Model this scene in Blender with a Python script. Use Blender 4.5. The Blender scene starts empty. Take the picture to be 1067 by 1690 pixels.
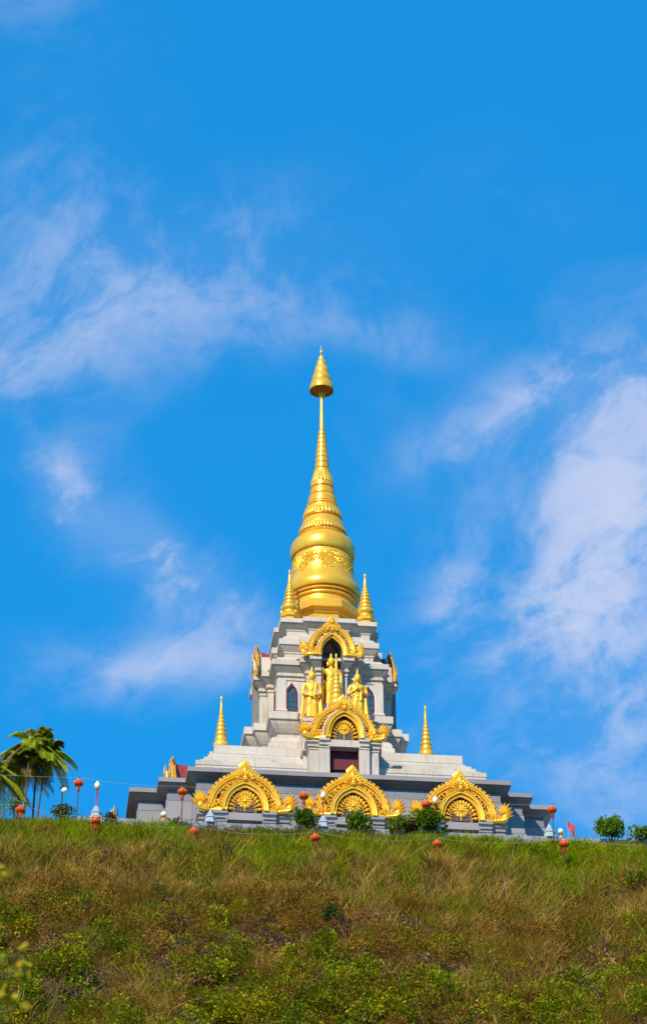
import bpy, math, random
import numpy as np
from math import sin, cos, pi, radians, sqrt, atan2, exp
from mathutils import Matrix, Vector, noise as mnoise

random.seed(7); RNG = np.random.default_rng(11)
scene = bpy.context.scene
COL = scene.collection

# ------------------------------------------------------------------ camera
TH, DIST, CZ, PITCH, ROLL, FPX = radians(6.946), 131.19, -55.142, radians(30.686), radians(-0.416), 4448.3
CAM = Vector((-DIST*sin(TH), -DIST*cos(TH), CZ))
HEAD = TH + radians(0.028)
FW = Vector((sin(HEAD)*cos(PITCH), cos(HEAD)*cos(PITCH), sin(PITCH)))
RT0 = Vector((cos(HEAD), -sin(HEAD), 0)); UP0 = RT0.cross(FW)
RT = RT0*cos(ROLL) + UP0*sin(ROLL); UP = UP0*cos(ROLL) - RT0*sin(ROLL)
cd = bpy.data.cameras.new('camera'); cam = bpy.data.objects.new('camera', cd); COL.objects.link(cam)
M = Matrix((RT, UP, -FW)).transposed().to_4x4(); M.translation = CAM
cam.matrix_world = M
cd.sensor_fit = 'VERTICAL'; cd.sensor_height = 36; cd.lens = 36*FPX/1690
cd.clip_start = 0.5; cd.clip_end = 3000
cd.dof.use_dof = True; cd.dof.focus_distance = 138; cd.dof.aperture_fstop = 2.8
scene.camera = cam

# ------------------------------------------------------------------ world, sun, exposure
SUN_AZ, SUN_EL = radians(30), radians(37)        # azimuth measured left of the stupa's front
SD = Vector((-sin(SUN_AZ)*cos(SUN_EL), -cos(SUN_AZ)*cos(SUN_EL), sin(SUN_EL)))
world = bpy.data.worlds.new('World'); scene.world = world; world.use_nodes = True
nt = world.node_tree; nt.nodes.clear()
def N(t, **kw):
    n = nt.nodes.new(t)
    for k, v in kw.items(): setattr(n, k, v)
    return n
def L(a, b): nt.links.new(a, b)
def math_(op, a, b=None, c=None):
    n = N('ShaderNodeMath', operation=op)
    for i, v in enumerate((a, b, c)):
        if v is None: continue
        if isinstance(v, (int, float)): n.inputs[i].default_value = v
        else: L(v, n.inputs[i])
    return n.outputs[0]
sky = N('ShaderNodeTexSky', sky_type='NISHITA', sun_disc=False)
sky.sun_elevation = SUN_EL; sky.sun_rotation = atan2(SD.x, SD.y)
sky.altitude = 1200; sky.air_density = 1.0; sky.dust_density = 0.3; sky.ozone_density = 3.0
tint = N('ShaderNodeMix', data_type='RGBA', blend_type='MULTIPLY'); tint.inputs[0].default_value = 1
tint.inputs[7].default_value = (0.05, 1.22, 1.70, 1)
L(sky.outputs[0], tint.inputs[6])
even = N('ShaderNodeMix', data_type='RGBA'); even.inputs[0].default_value = .70; L(tint.outputs[2], even.inputs[6]); even.inputs[7].default_value = (.10, 2.05, 5.3, 1)   # clear dry-season blue, nearly even
tc = N('ShaderNodeTexCoord'); DV = tc.outputs['Generated']
def vdot(v, w):
    n = N('ShaderNodeVectorMath', operation='DOT_PRODUCT'); L(v, n.inputs[0]); n.inputs[1].default_value = w; return n.outputs['Value']
# wind-drawn fibres: a warped fractal noise on the sky sphere
def noise(vec, scale, detail=8, rough=0.6, dist=0.0):
    n = N('ShaderNodeTexNoise'); n.inputs['Scale'].default_value = scale; n.inputs['Detail'].default_value = detail
    n.inputs['Roughness'].default_value = rough; n.inputs['Distortion'].default_value = dist
    L(vec, n.inputs['Vector']); return n
wn = noise(DV, 9, 3)
wsub = N('ShaderNodeVectorMath', operation='SUBTRACT'); L(wn.outputs['Color'], wsub.inputs[0]); wsub.inputs[1].default_value = (.5, .5, .5)
wsc = N('ShaderNodeVectorMath', operation='SCALE'); L(wsub.outputs[0], wsc.inputs[0]); wsc.inputs['Scale'].default_value = .055
wadd = N('ShaderNodeVectorMath', operation='ADD'); L(DV, wadd.inputs[0]); L(wsc.outputs[0], wadd.inputs[1])
WD = wadd.outputs[0]
# streak coordinates: squeeze along one slanted direction so the noise draws out into fibres
e1 = (RT*0.86 + UP*0.5); e2 = (UP*0.86 - RT*0.5)
st = N('ShaderNodeCombineXYZ'); L(math_('MULTIPLY', vdot(WD, e1), .78), st.inputs[0]); L(vdot(WD, e2), st.inputs[1]); L(vdot(WD, FW), st.inputs[2])
f1 = noise(st.outputs[0], 21, 10, .60, .2).outputs['Fac']
f2 = noise(st.outputs[0], 95, 10, .7, .4).outputs['Fac']
fib = math_('ADD', math_('MULTIPLY', f1, .78), math_('MULTIPLY', f2, .22))
# cloud banks: (px, py) -> a direction in the sky, sizes as angles
BANKS = [(200,490,330,72,-10,.46),(90,610,190,50,-14,.46),(50,390,150,90,20,.26),(130,190,90,150,0,.08),(620,545,120,30,6,.24),
         (380,590,100,30,-15,.20),(150,810,60,38,40,.48),(235,890,120,42,48,.55),(290,970,90,38,40,.50),(215,1080,110,42,-8,.52),(330,1110,90,36,12,.45),
         (1000,640,120,50,-12,.85),(1010,790,100,120,-20,.80),(960,930,120,60,-38,.85),(925,1040,100,60,-20,.55),(1010,1150,110,110,0,.42),
         (770,700,90,22,-18,.50),(735,960,52,70,10,.48),(890,640,60,25,-35,.5),(1060,900,90,140,0,.38),(960,1290,140,120,0,.30),(1040,1020,90,170,0,.42),(250,900,170,30,44,.34),(130,780,60,25,-50,.30),(190,860,90,40,44,.30),(760,880,30,80,20,.25)]
dens = None
for (px, py, sx, sy, rot, amp) in BANKS:
    c = (FW + RT*((px-533.5)/FPX) - UP*((py-845)/FPX)).normalized()
    a = radians(rot); u = RT*cos(a) - UP*sin(a); v = UP*cos(a) + RT*sin(a)
    du = math_('SUBTRACT', vdot(WD, u*(FPX/sx)), c.dot(u)*FPX/sx)
    dv = math_('SUBTRACT', vdot(WD, v*(FPX/sy)), c.dot(v)*FPX/sy)
    dw = math_('SUBTRACT', vdot(DV, FW*8), c.dot(FW)*8)
    q = math_('ADD', math_('ADD', math_('POWER', du, 2), math_('POWER', dv, 2)), math_('POWER', dw, 2))
    g = math_('MULTIPLY', math_('EXPONENT', math_('MULTIPLY', q, -0.7)), amp)
    dens = g if dens is None else math_('ADD', dens, g)
# unseen cloud strengthened for white fill light; noise offset keeps the view mostly clear
wof = N('ShaderNodeVectorMath', operation='ADD'); L(WD, wof.inputs[0]); wof.inputs[1].default_value = (7.3, 2.2, 5.1)
wide = noise(wof.outputs[0], 4.0, 4, .5).outputs['Fac']
mr = N('ShaderNodeMapRange'); mr.inputs['From Min'].default_value = .50; mr.inputs['From Max'].default_value = .72; L(wide, mr.inputs['Value'])
dens = math_('ADD', dens, math_('MULTIPLY', mr.outputs[0], .38))
mf = N('ShaderNodeMapRange'); mf.interpolation_type = 'SMOOTHSTEP'
mf.inputs['From Min'].default_value = .42; mf.inputs['From Max'].default_value = .65; L(fib, mf.inputs['Value'])
alpha = math_('MULTIPLY', dens, math_('ADD', math_('MULTIPLY', mf.outputs[0], 1.12), .12))
alpha = math_('MULTIPLY', math_('SUBTRACT', 1.0, math_('EXPONENT', math_('MULTIPLY', alpha, -1.25))), .95)
mix = N('ShaderNodeMix', data_type='RGBA'); L(alpha, mix.inputs[0]); L(even.outputs[2], mix.inputs[6]); mix.inputs[7].default_value = (4.1, 4.5, 5.9, 1)
bg = N('ShaderNodeBackground'); bg.inputs['Strength'].default_value = 0.10; L(mix.outputs[2], bg.inputs['Color'])
wo = N('ShaderNodeOutputWorld'); L(bg.outputs[0], wo.inputs[0])

sl = bpy.data.lights.new('sun', 'SUN'); sl.energy = 3.8; sl.angle = radians(.53); sl.color = (1, .91, .74)
so = bpy.data.objects.new('sun', sl); COL.objects.link(so); so.rotation_euler = (-SD).to_track_quat('-Z', 'Y').to_euler()
vs = scene.view_settings; vs.view_transform = 'Standard'; vs.look = 'None'; vs.exposure = 0.60; vs.gamma = 1; vs.use_curve_mapping = False
scene.cycles.max_bounces = 8; scene.cycles.diffuse_bounces = 5; scene.cycles.glossy_bounces = 3; scene.cycles.use_denoising = True

# ------------------------------------------------------------------ materials
def mat(name, col, rough=.6, metal=0., var=.12, nscale=3., bump=.0, bscale=30., streak=0., streak_col=None, attr=None, transl=0., spec=.4, tile=None, hue=None):
    m = bpy.data.materials.new(name); m.use_nodes = True; t = m.node_tree; b = t.nodes['Principled BSDF']
    b.inputs['Roughness'].default_value = rough; b.inputs['Metallic'].default_value = metal; b.inputs['Specular IOR Level'].default_value = spec
    new = t.nodes.new; lk = t.links.new
    co = new('ShaderNodeTexCoord').outputs['Object']
    if attr:
        a = new('ShaderNodeAttribute'); a.attribute_name = attr; src = a.outputs['Color']
    else:
        n = new('ShaderNodeTexNoise'); n.inputs['Scale'].default_value = nscale; n.inputs['Detail'].default_value = 6; lk(co, n.inputs['Vector'])
        r = new('ShaderNodeValToRGB'); c = np.array(col[:3])
        h = np.array(hue) if hue is not None else np.array((1, 1, 1.))
        r.color_ramp.elements[0].position = .3; r.color_ramp.elements[1].position = .7
        r.color_ramp.elements[0].color = (*np.clip(c*(1-var)*h, 0, 1), 1); r.color_ramp.elements[1].color = (*np.clip(c*(1+var), 0, 1), 1)
        lk(n.outputs['Fac'], r.inputs[0]); src = r.outputs[0]
        if streak:
            mp = new('ShaderNodeMapping'); mp.inputs['Scale'].default_value = (5, 5, .45); lk(co, mp.inputs[0])
            n2 = new('ShaderNodeTexNoise'); n2.inputs['Scale'].default_value = 1.3; n2.inputs['Detail'].default_value = 7; lk(mp.outputs[0], n2.inputs['Vector'])
            r2 = new('ShaderNodeMapRange'); r2.inputs['From Min'].default_value = .53; r2.inputs['From Max'].default_value = .78; r2.inputs['To Max'].default_value = streak; lk(n2.outputs['Fac'], r2.inputs['Value'])
            mx = new('ShaderNodeMix'); mx.data_type = 'RGBA'; lk(r2.outputs[0], mx.inputs[0]); lk(src, mx.inputs[6]); mx.inputs[7].default_value = (*(streak_col or c*.45), 1); src = mx.outputs[2]
    lk(src, b.inputs['Base Color'])
    if bump:
        nb = new('ShaderNodeTexNoise'); nb.inputs['Scale'].default_value = bscale; nb.inputs['Detail'].default_value = 5; lk(co, nb.inputs['Vector'])
        bp = new('ShaderNodeBump'); bp.inputs['Strength'].default_value = bump; bp.inputs['Distance'].default_value = .03; lk(nb.outputs['Fac'], bp.inputs['Height']); lk(bp.outputs[0], b.inputs['Normal'])
    if tile:
        w = new('ShaderNodeTexBrick'); w.inputs['Scale'].default_value = tile; w.inputs['Mortar Size'].default_value = .03
        mp = new('ShaderNodeMapping'); mp.inputs['Rotation'].default_value = (radians(90), 0, radians(90)); lk(co, mp.inputs[0]); lk(mp.outputs[0], w.inputs['Vector'])
        bp = new('ShaderNodeBump'); bp.inputs['Strength'].default_value = .6; bp.inputs['Distance'].default_value = .03; bp.invert = True; lk(w.outputs['Fac'], bp.inputs['Height']); lk(bp.outputs[0], b.inputs['Normal'])
    if transl:
        tr = new('ShaderNodeBsdfTranslucent'); lk(src, tr.inputs['Color']); ms = new('ShaderNodeMixShader'); ms.inputs[0].default_value = transl
        lk(b.outputs[0], ms.inputs[1]); lk(tr.outputs[0], ms.inputs[2]); lk(ms.outputs[0], t.nodes['Material Output'].inputs[0])
    return m
MT = dict(
    gold=mat('gilded_surface', (.97, .49, .040), .28, .38, .13, 1.1, .16, 12, streak=.5, streak_col=(.62, .26, .03), spec=.5),
    gold_orn=mat('gilded_ornament', (.97, .50, .030), .34, .34, .10, 6, spec=.5),
    white=mat('pale_stone', (.50, .425, .35), .62, 0, .13, .7, .12, 14, streak=.75, streak_col=(.27, .20, .14)),
    white2=mat('pale_stone_panel', (.53, .455, .38), .5, 0, .10, .5, .08, 9, streak=.55, streak_col=(.33, .27, .21)),
    grey=mat('grey_granite', (.20, .18, .178), .45, 0, .14, 1.2, .08, 40, streak=.4, streak_col=(.10, .09, .09)),
    grey2=mat('grey_granite_panel', (.255, .232, .232), .40, 0, .16, .45, .05, 50, streak=.35, streak_col=(.28, .27, .27)),
    frieze=mat('frieze_granite', (.20, .195, .21), .35, 0, .15, .8),  # top panel row, darker and bluer than the panels below
    red=mat('maroon_paint', (.12, .006, .010), .5, 0, .2, 3),
    roof=mat('red_tile', (.26, .028, .022), .5, 0, .2, 6, tile=5.5),
    dark=mat('dark_interior', (.030, .030, .034), .8, 0, .2, 2),
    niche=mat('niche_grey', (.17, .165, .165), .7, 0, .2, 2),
    trim=mat('white_trim', (.62, .57, .52), .5, 0, .06, 3),
    glass=mat('teal_glass', (.025, .085, .13), .12, 0, .5, 7, .3, 12, spec=.6),
    inlay=mat('mirror_inlay', (.13, .085, .075), .3, .2, .4, 14),
    kerb=mat('pale_blue_kerb', (.24, .26, .29), .7, 0, .12, 2, .1, 20, streak=.4, streak_col=(.2, .2, .2)),
    pedestal=mat('blue_grey_paint', (.38, .43, .50), .6, 0, .12, 6, .1, 20, streak=.5, streak_col=(.14, .14, .15)),
    redpole=mat('red_pole', (.42, .02, .04), .45, 0, .1, 4),
    darkpole=mat('dark_pole', (.05, .05, .06), .5, .3, .2, 5),
    bulb=mat('milk_glass', (.82, .82, .80), .25, 0, .04, 3),
    lantern=mat('lantern_silk', (.70, .07, .006), .45, 0, .12, 8, transl=.25),
    lanternrib=mat('lantern_gilt', (.80, .33, .02), .4, .2, .1, 8),
    tassel=mat('tassel', (.42, .012, .02), .7, 0, .15, 20),
    wire=mat('cable', (.32, .31, .28), .6, 0, .05, 2),
    flagr=mat('flag_cloth', (.62, .05, .05), .7, 0, .1, 5, transl=.3),
    bark=mat('bark', (.10, .075, .055), .85, 0, .3, 8, .4, 25),
    soil=mat('soil', (.050, .028, .010), .95, 0, .45, .9, .6, 6, hue=(.75, 1.0, .8)),
    paving=mat('paving', (.36, .35, .33), .8, 0, .1, 1, .1, 10),
    leaf=mat('leaf', (1, 1, 1), .55, attr='col', transl=.32, spec=.10),
    grass=mat('grass_blade', (1, 1, 1), .65, attr='col', transl=.36, spec=.04),
)

# ------------------------------------------------------------------ mesh helpers
def new_obj(name, verts, faces, m, parent=None, smooth=None, loc=None, kind=None):
    me = bpy.data.meshes.new(name); me.from_pydata([tuple(v) for v in verts], [], [tuple(f) for f in faces]); me.materials.append(MT[m] if isinstance(m, str) else m)
    if smooth is not None:
        me.shade_smooth()
        if smooth > 0: me.set_sharp_from_angle(angle=radians(smooth))
    o = bpy.data.objects.new(name, me); COL.objects.link(o); o.parent = parent
    if loc is not None: o.location = loc
    if kind: o['kind'] = kind
    return o
def empty(name, loc=(0, 0, 0), rz=0, parent=None):
    o = bpy.data.objects.new(name, None); COL.objects.link(o); o.location = loc; o.rotation_euler.z = rz; o.parent = parent; o.empty_display_size = .3; return o
def tag(o, label, cat=None, group=None, kind=None):
    o['label'] = label
    if cat: o['category'] = cat
    if group: o['group'] = group
    if kind: o['kind'] = kind
    return o
def copy_tree(o, parent, loc=None, rz=None):
    c = o.copy(); COL.objects.link(c); c.parent = parent
    if loc is not None: c.location = loc
    if rz is not None: c.rotation_euler.z = rz
    for ch in list(o.children): copy_tree(ch, c)
    return c
class MB:
    def __init__(s): s.v = []; s.f = []
    def add(s, vs, fs, T=None):
        n = len(s.v)
        s.v += [tuple(T @ Vector(p)) for p in vs] if T is not None else [tuple(p) for p in vs]
        s.f += [tuple(i+n for i in f) for f in fs]; return s
    def box(s, x0, x1, y0, y1, z0, z1, T=None):
        return s.add([(x0,y0,z0),(x1,y0,z0),(x1,y1,z0),(x0,y1,z0),(x0,y0,z1),(x1,y0,z1),(x1,y1,z1),(x0,y1,z1)], [(0,3,2,1),(4,5,6,7),(0,1,5,4),(1,2,6,5),(2,3,7,6),(3,0,4,7)], T)
    def loft(s, poly, prof, es=None, T=None):
        n = len(poly); vs = []; fs = []
        for (o, z) in prof: vs += [(x, y, z) for x, y in offset(poly, o, es)]
        for k in range(len(prof)-1):
            for i in range(n):
                j = (i+1) % n; fs.append((k*n+i, k*n+j, (k+1)*n+j, (k+1)*n+i))
        fs.append(tuple(range(n-1, -1, -1))); fs.append(tuple(range((len(prof)-1)*n, len(prof)*n)))
        return s.add(vs, fs, T)
    def revolve(s, prof, n=48, T=None, cap=True, a0=0):
        vs = []; fs = []
        for (r, z) in prof: vs += [(r*cos(a0+2*pi*i/n), r*sin(a0+2*pi*i/n), z) for i in range(n)]
        for k in range(len(prof)-1):
            for i in range(n):
                j = (i+1) % n; fs.append((k*n+i, k*n+j, (k+1)*n+j, (k+1)*n+i))
        if cap: fs.append(tuple(range(n-1, -1, -1))); fs.append(tuple(range((len(prof)-1)*n, len(prof)*n)))
        return s.add(vs, fs, T)
    def tube(s, pts, rads, n=6, T=None, flat=1.0):
        pts = [Vector(p) for p in pts]; m = len(pts)
        if isinstance(rads, (int, float)): rads = [rads]*m
        vs = []; fs = []; ref = None
        for k in range(m):
            t = (pts[min(k+1, m-1)]-pts[max(k-1, 0)]).normalized()
            if ref is None: ref = Vector((0, 1, 0)) if abs(t.y) < .9 else Vector((1, 0, 0))
            a = t.cross(ref).normalized(); b = a.cross(t).normalized(); ref = b
            vs += [tuple(pts[k]+(a*cos(2*pi*i/n)+b*(flat*sin(2*pi*i/n)))*rads[k]) for i in range(n)]
        for k in range(m-1):
            for i in range(n):
                j = (i+1) % n; fs.append((k*n+i, k*n+j, (k+1)*n+j, (k+1)*n+i))
        fs.append(tuple(range(n-1, -1, -1))); fs.append(tuple(range((m-1)*n, m*n)))
        return s.add(vs, fs, T)
    def ball(s, c, r, n=12, m=8):
        rx, ry, rz = (r, r, r) if isinstance(r, (int, float)) else r
        prof = [(sin(pi*k/m), -cos(pi*k/m)) for k in range(m+1)]; prof[0] = (1e-3, -1); prof[-1] = (1e-3, 1)
        return s.revolve(prof, n, Matrix.Translation(c) @ Matrix.Diagonal((rx, ry, rz, 1)))
    def obj(s, name, m, parent=None, smooth=None, **k): return new_obj(name, s.v, s.f, m, parent, smooth, **k)
def offset(poly, o, es=None):
    n = len(poly); lines = []
    for i in range(n):
        (x0, y0), (x1, y1) = poly[i], poly[(i+1) % n]; l = sqrt((x1-x0)**2+(y1-y0)**2)
        nx, ny = (y1-y0)/l, -(x1-x0)/l; lines.append((nx, ny, nx*x0+ny*y0+o*(es[i] if es else 1)))
    out = []
    for i in range(n):
        a, b = lines[i-1], lines[i]; d = a[0]*b[1]-a[1]*b[0]
        out.append(((a[2]*b[1]-a[1]*b[2])/d, (a[0]*b[2]-a[2]*b[0])/d))
    return out
def redent(S):
    q = []
    for k, (p, F) in enumerate(S):
        q.append((p, -F))
        if k+1 < len(S): q.append((p, -S[k+1][1]))
    q += [(-y, -x) for x, y in reversed(q[:-1])]
    return four(q)
def four(q):
    out = []
    for k in range(4):
        c, s = round(cos(k*pi/2)), round(sin(k*pi/2))
        out += [(x*c-y*s, x*s+y*c) for x, y in q]
    return out
def rect(x0, x1, y0, y1): return [(x0, y0), (x1, y0), (x1, y1), (x0, y1)]
def octagon(ap): r = ap/cos(pi/8); return [(r*cos(pi/8+k*pi/4), r*sin(pi/8+k*pi/4)) for k in range(8)]
def catmull(pts, k=6):
    out = []; P = [Vector(p) for p in pts]; P = [2*P[0]-P[1]]+P+[2*P[-1]-P[-2]]
    for i in range(1, len(P)-2):
        for j in range(k):
            t = j/k; a, b, c, d = P[i-1:i+3]
            out.append(.5*((2*b)+(c-a)*t+(2*a-5*b+4*c-d)*t*t+(3*b-a-3*c+d)*t**3))
    out.append(P[-2]); return out

# ------------------------------------------------------------------ the setting: hill, terrace
EDGE = -13.5
PD = np.array([-500, -60, -1, 0, .8, 4.0, 4.9, 6.1, 8.5, 14, 20, 30, 45, 70, 100, 118, 320.])
PZ = np.array([-140, -3.1, -3.1, -3.15, -3.62, -6.5, -6.9, -9.1, -11.0, -15.6, -21.2, -29, -37.5, -47, -54, -57, -90.])
def fbm(x, y, s, oct=4, seed=0):
    x = np.asarray(x, float)*s+seed*17.3; y = np.asarray(y, float)*s-seed*9.1; r = np.zeros_like(x); a = 1.; tot = 0
    for o in range(oct):
        xi = np.floor(x).astype(np.int64); yi = np.floor(y).astype(np.int64); fx = x-xi; fy = y-yi; fx = fx*fx*(3-2*fx); fy = fy*fy*(3-2*fy)
        def h(i, j):
            n = (i*374761393+j*668265263+seed*974711+o*7919) & 0x7fffffff; n = ((n ^ (n >> 13))*1274126177) & 0x7fffffff; return ((n ^ (n >> 16)) & 0xffff)/65535.
        r += a*((h(xi, yi)*(1-fx)+h(xi+1, yi)*fx)*(1-fy)+(h(xi, yi+1)*(1-fx)+h(xi+1, yi+1)*fx)*fy); tot += a; a *= .5; x = x*2.03+5.1; y = y*2.03+1.7
    return r/tot
def hill_z(x, y):
    x = np.asarray(x, float); y = np.asarray(y, float)
    d = EDGE-y + np.where(EDGE-y > 1, (fbm(x, y*0, .12, 3, 3)-.5)*2.2*np.clip((EDGE-y-1)/3, 0, 1), 0)
    z = np.interp(d, PD, PZ)
    k = np.clip((EDGE-y-.6)/3.0, 0, 1)
    return z + k*((fbm(x, y, .45, 4, 1)-.5)*1.3+(fbm(x, y, 1.0, 3, 4)-.5)*.75*np.clip((EDGE-y)/5, .3, 1)+(fbm(x, y, .16, 2, 2)-.5)*1.2)
xs = np.unique(np.concatenate([np.linspace(-600, -40, 15), np.linspace(-22, 20, 260), np.linspace(-40, 40, 60), np.linspace(40, 600, 15)]))
ys = np.unique(np.concatenate([np.linspace(-430, -60, 25), np.linspace(-60, -38, 30), np.linspace(-38, -10, 220), np.linspace(-10, 60, 12), np.linspace(60, 520, 12)]))
X, Y = np.meshgrid(xs, ys); Z = hill_z(X, Y)
nx = len(xs); V = np.stack([X, Y, Z], -1).reshape(-1, 3)
idx = np.arange(len(V)).reshape(len(ys), nx)
Fq = np.stack([idx[:-1, :-1], idx[:-1, 1:], idx[1:, 1:], idx[1:, :-1]], -1).reshape(-1, 4)
hill = new_obj('hill', V.tolist(), Fq.tolist(), 'soil', smooth=0); hill['kind'] = 'structure'
terrace = MB().box(-24, 40, -13.0, 24, -3.2, -2.9).obj('terrace', 'paving'); terrace['kind'] = 'structure'
kb = empty('terrace_kerb', (0, -13.1, -2.9)); tag(kb, 'low pale blue grey concrete kerb along the grass in front of the grey plinth', 'kerb')
x = -13.6
while x < 24:
    w = 1.9; MB().box(0, w-.02, -.18, .18, -.3, .26).obj('kerb_block', 'kerb', kb, loc=(x, 0, 0)); x += w

# ------------------------------------------------------------------ stupa
stupa = empty('stupa', (0, 0, -2.9))
tag(stupa, 'golden spired white stupa on a stepped grey granite plinth at the hilltop', 'stupa')
class Off: pass
def part(mb, name, m, parent=None, smooth=None, **k):
    o = mb.obj(name, m, parent or stupa, smooth, **k)
    if (parent or stupa) is stupa: o.location = Vector(o.location)+Vector((0, 0, 2.9))
    return o
# --- plinth of grey granite
BASE = redent([(8, 10.69), (9.34, 9.34)])
GP = [(-.22, -2.9), (-.50, .93), (-.44, .95), (-.44, 1.0), (-.36, 1.06), (-.22, 1.10), (-.10, 1.13), (-.06, 1.15), (-.06, 1.19), (0, 1.19), (0, 1.44), (-.3, 1.46)]
plinth = part(MB().loft(BASE, GP), 'plinth', 'grey')
def batter(z): return -.22-(z+2.9)/(3.83)*.28
rows = [(-2.86, -1.72), (-1.70, -.62), (-.60, .40), (.42, .90)]
def panel_face(p0, p1, nrm, inset0, inset1, parent, m, mtop, rws, wmax, offz, bat, proud=.018, gap=.012):
    # p0->p1 is a horizontal edge of the cornice outline, nrm its outward normal
    p0 = Vector((*p0, 0)); p1 = Vector((*p1, 0)); nrm = Vector((*nrm, 0)); d = (p1-p0); Lh = d.length; d.normalize()
    for ri, (z0, z1) in enumerate(rws):
        b0, b1 = bat(z0), bat(z1); a0 = -inset0(z0); lo = a0; hi = Lh+inset1(z0)
        n = max(1, round((hi-lo)/wmax)); sh = (ri % 2)*.5*(hi-lo)/n if n > 2 else 0
        cuts = [lo]+[lo+(hi-lo)*k/n+sh for k in range(0 if sh else 1, n) if lo < lo+(hi-lo)*k/n+sh < hi-.2]+[hi]
        for c0, c1 in zip(cuts[:-1], cuts[1:]):
            vs = []
            for (off) in (-.05, proud+random.uniform(-.004, .006)):
                for (s, z, b) in ((c0+gap, z0, b0), (c1-gap, z0, b0), (c1-gap, z1, b1), (c0+gap, z1, b1)):
                    q = p0+d*s+nrm*(b+off); vs.append((q.x, q.y, z+offz))
            new_obj('wall_panel', vs, [(0,3,2,1),(4,5,6,7),(0,1,5,4),(1,2,6,5),(2,3,7,6),(3,0,4,7)], mtop if (ri == len(rws)-1 and mtop) else m, parent)
# outline runs: front of A, both B fronts, both C fronts, their returns on the left
Q = BASE; nb_ = len(Q)
for i in range(nb_):
    p0, p1 = Q[i], Q[(i+1) % nb_]; l = sqrt((p1[0]-p0[0])**2+(p1[1]-p0[1])**2); nr = ((p1[1]-p0[1])/l, -(p1[0]-p0[0])/l)
    mid = ((p0[0]+p1[0])/2, (p0[1]+p1[1])/2)
    if mid[1] > 1 or (nr[1] > -.5 and nr[0] > -.5): continue
    # convex ends are cut back by the batter, concave ends run into the neighbour
    def cvx(a, b, c): return (b[0]-a[0])*(c[1]-b[1])-(b[1]-a[1])*(c[0]-b[0]) > 0
    c0 = cvx(Q[i-1], p0, p1); c1 = cvx(p0, p1, Q[(i+2) % nb_])
    panel_face(p0, p1, nr, (lambda z, c=c0: (batter(z)-.012 if c else -batter(z)-.02)), (lambda z, c=c1: (batter(z)-.012 if c else -batter(z)-.02)), plinth, 'grey2', 'frieze', rows, 1.45, 0, batter)
# base course along the front
for a in (0, -pi/2):
    o = part(MB().loft(rect(-8.3, 8.3, -10.95, -10.2), [(0, -2.9), (0, -2.2), (-.03, -2.15), (-.02, -2.05), (-.1, -1.8), (-.16, -1.74), (-.16, -1.66), (-.3, -1.6)]), 'base_course', 'grey2'); o.rotation_euler.z = a
# --- white lower tier
part(MB().loft(rect(-7.4, 7.4, -7.4, 7.4), [(-.03, 1.3), (-.03, 3.12), (0, 3.14), (0, 3.38), (-.25, 3.40), (-.25, 3.55), (-.45, 3.58), (-.45, 3.78), (-.65, 3.82), (-.65, 4.0), (-.82, 4.05), (-.95, 4.22), (-1.02, 4.25), (-1.02, 4.76), (-1.15, 4.78)]), 'white_tier', 'white')
wt = stupa.children[-1]
for a in (0, -pi/2, pi/2):
    c_, s_ = round(cos(a)), round(sin(a)); R2 = lambda x, y: (x*c_-y*s_, x*s_+y*c_)
    z0_ = lambda z: -.04
    panel_face(R2(-7.4, -7.4), R2(7.4, -7.4), R2(0, -1), z0_, z0_, wt, 'white2', None, [(1.5, 2.32), (2.34, 3.08)], 1.55, 0, lambda z: -.03)
    panel_face(R2(-6.38, -6.38), R2(6.38, -6.38), R2(0, -1), lambda z: -.02, lambda z: -.02, wt, 'white2', None, [(4.29, 4.73)], 2.1, 0, lambda z: 0, proud=.012)
# --- lantern pedestal
SLAB = redent([(1.3, 4.42), (1.8, 3.98), (3.3, 3.3)])
part(MB().loft(SLAB, [(.05, 4.7), (.05, 6.3), (.02, 6.5), (-.06, 6.52), (-.06, 6.68), (-.18, 6.9), (-.34, 7.02), (-.42, 7.04), (-.42, 7.12), (-.5, 7.14), (-.5, 7.26), (-.40, 7.34), (-.26, 7.52), (-.14, 7.72), (-.08, 7.88), (-.08, 7.94), (0, 7.94), (0, 8.36), (-.06, 8.40), (-.5, 8.42)]), 'lantern_pedestal', 'white')
# --- lantern body with a niche on each side
NW, ND = .57, 2.72
qn = [(NW, -ND), (NW, -3.95), (1.2, -3.95), (1.2, -3.55), (1.68, -3.55), (1.68, -3.15), (3.15, -3.15)]
qn += [(-y, -x) for x, y in reversed(qn[:-1])]
LAN = four(qn); es = []
for k in range(4): es += [0]+[1]*(len(qn)-3)+[0, 0]
part(MB().loft(LAN, [(-.24, 8.40), (-.24, 8.58), (-.30, 8.60), (-.38, 8.68), (-.38, 10.46), (-.33, 10.48), (-.33, 10.58), (-.38, 10.6), (-.38, 10.70), (-.28, 10.72), (-.28, 10.82), (-.34, 10.86), (-.34, 10.92), (-.26, 11.0), (-.14, 11.12), (-.07, 11.2), (-.07, 11.25), (0, 11.25), (0, 11.55), (-.1, 11.57)], es), 'lantern_body', 'white')
pil = None
for sx in (-1, 1):
    for sy in (-1, 1):
        mbp = MB().loft(rect(-.27, .27, -.27, .27), [(.05, 8.42), (.05, 8.54), (.0, 8.57), (.0, 8.61), (.04, 8.62), (.04, 8.70), (-.02, 8.78), (-.02, 10.47)])
        if pil is None: pil = part(mbp, 'corner_pilaster', 'white2'); pil.location.x, pil.location.y = sx*2.60, sy*2.60
        else: copy_tree(pil, stupa, (sx*2.60, sy*2.60, pil.location.z))
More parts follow.
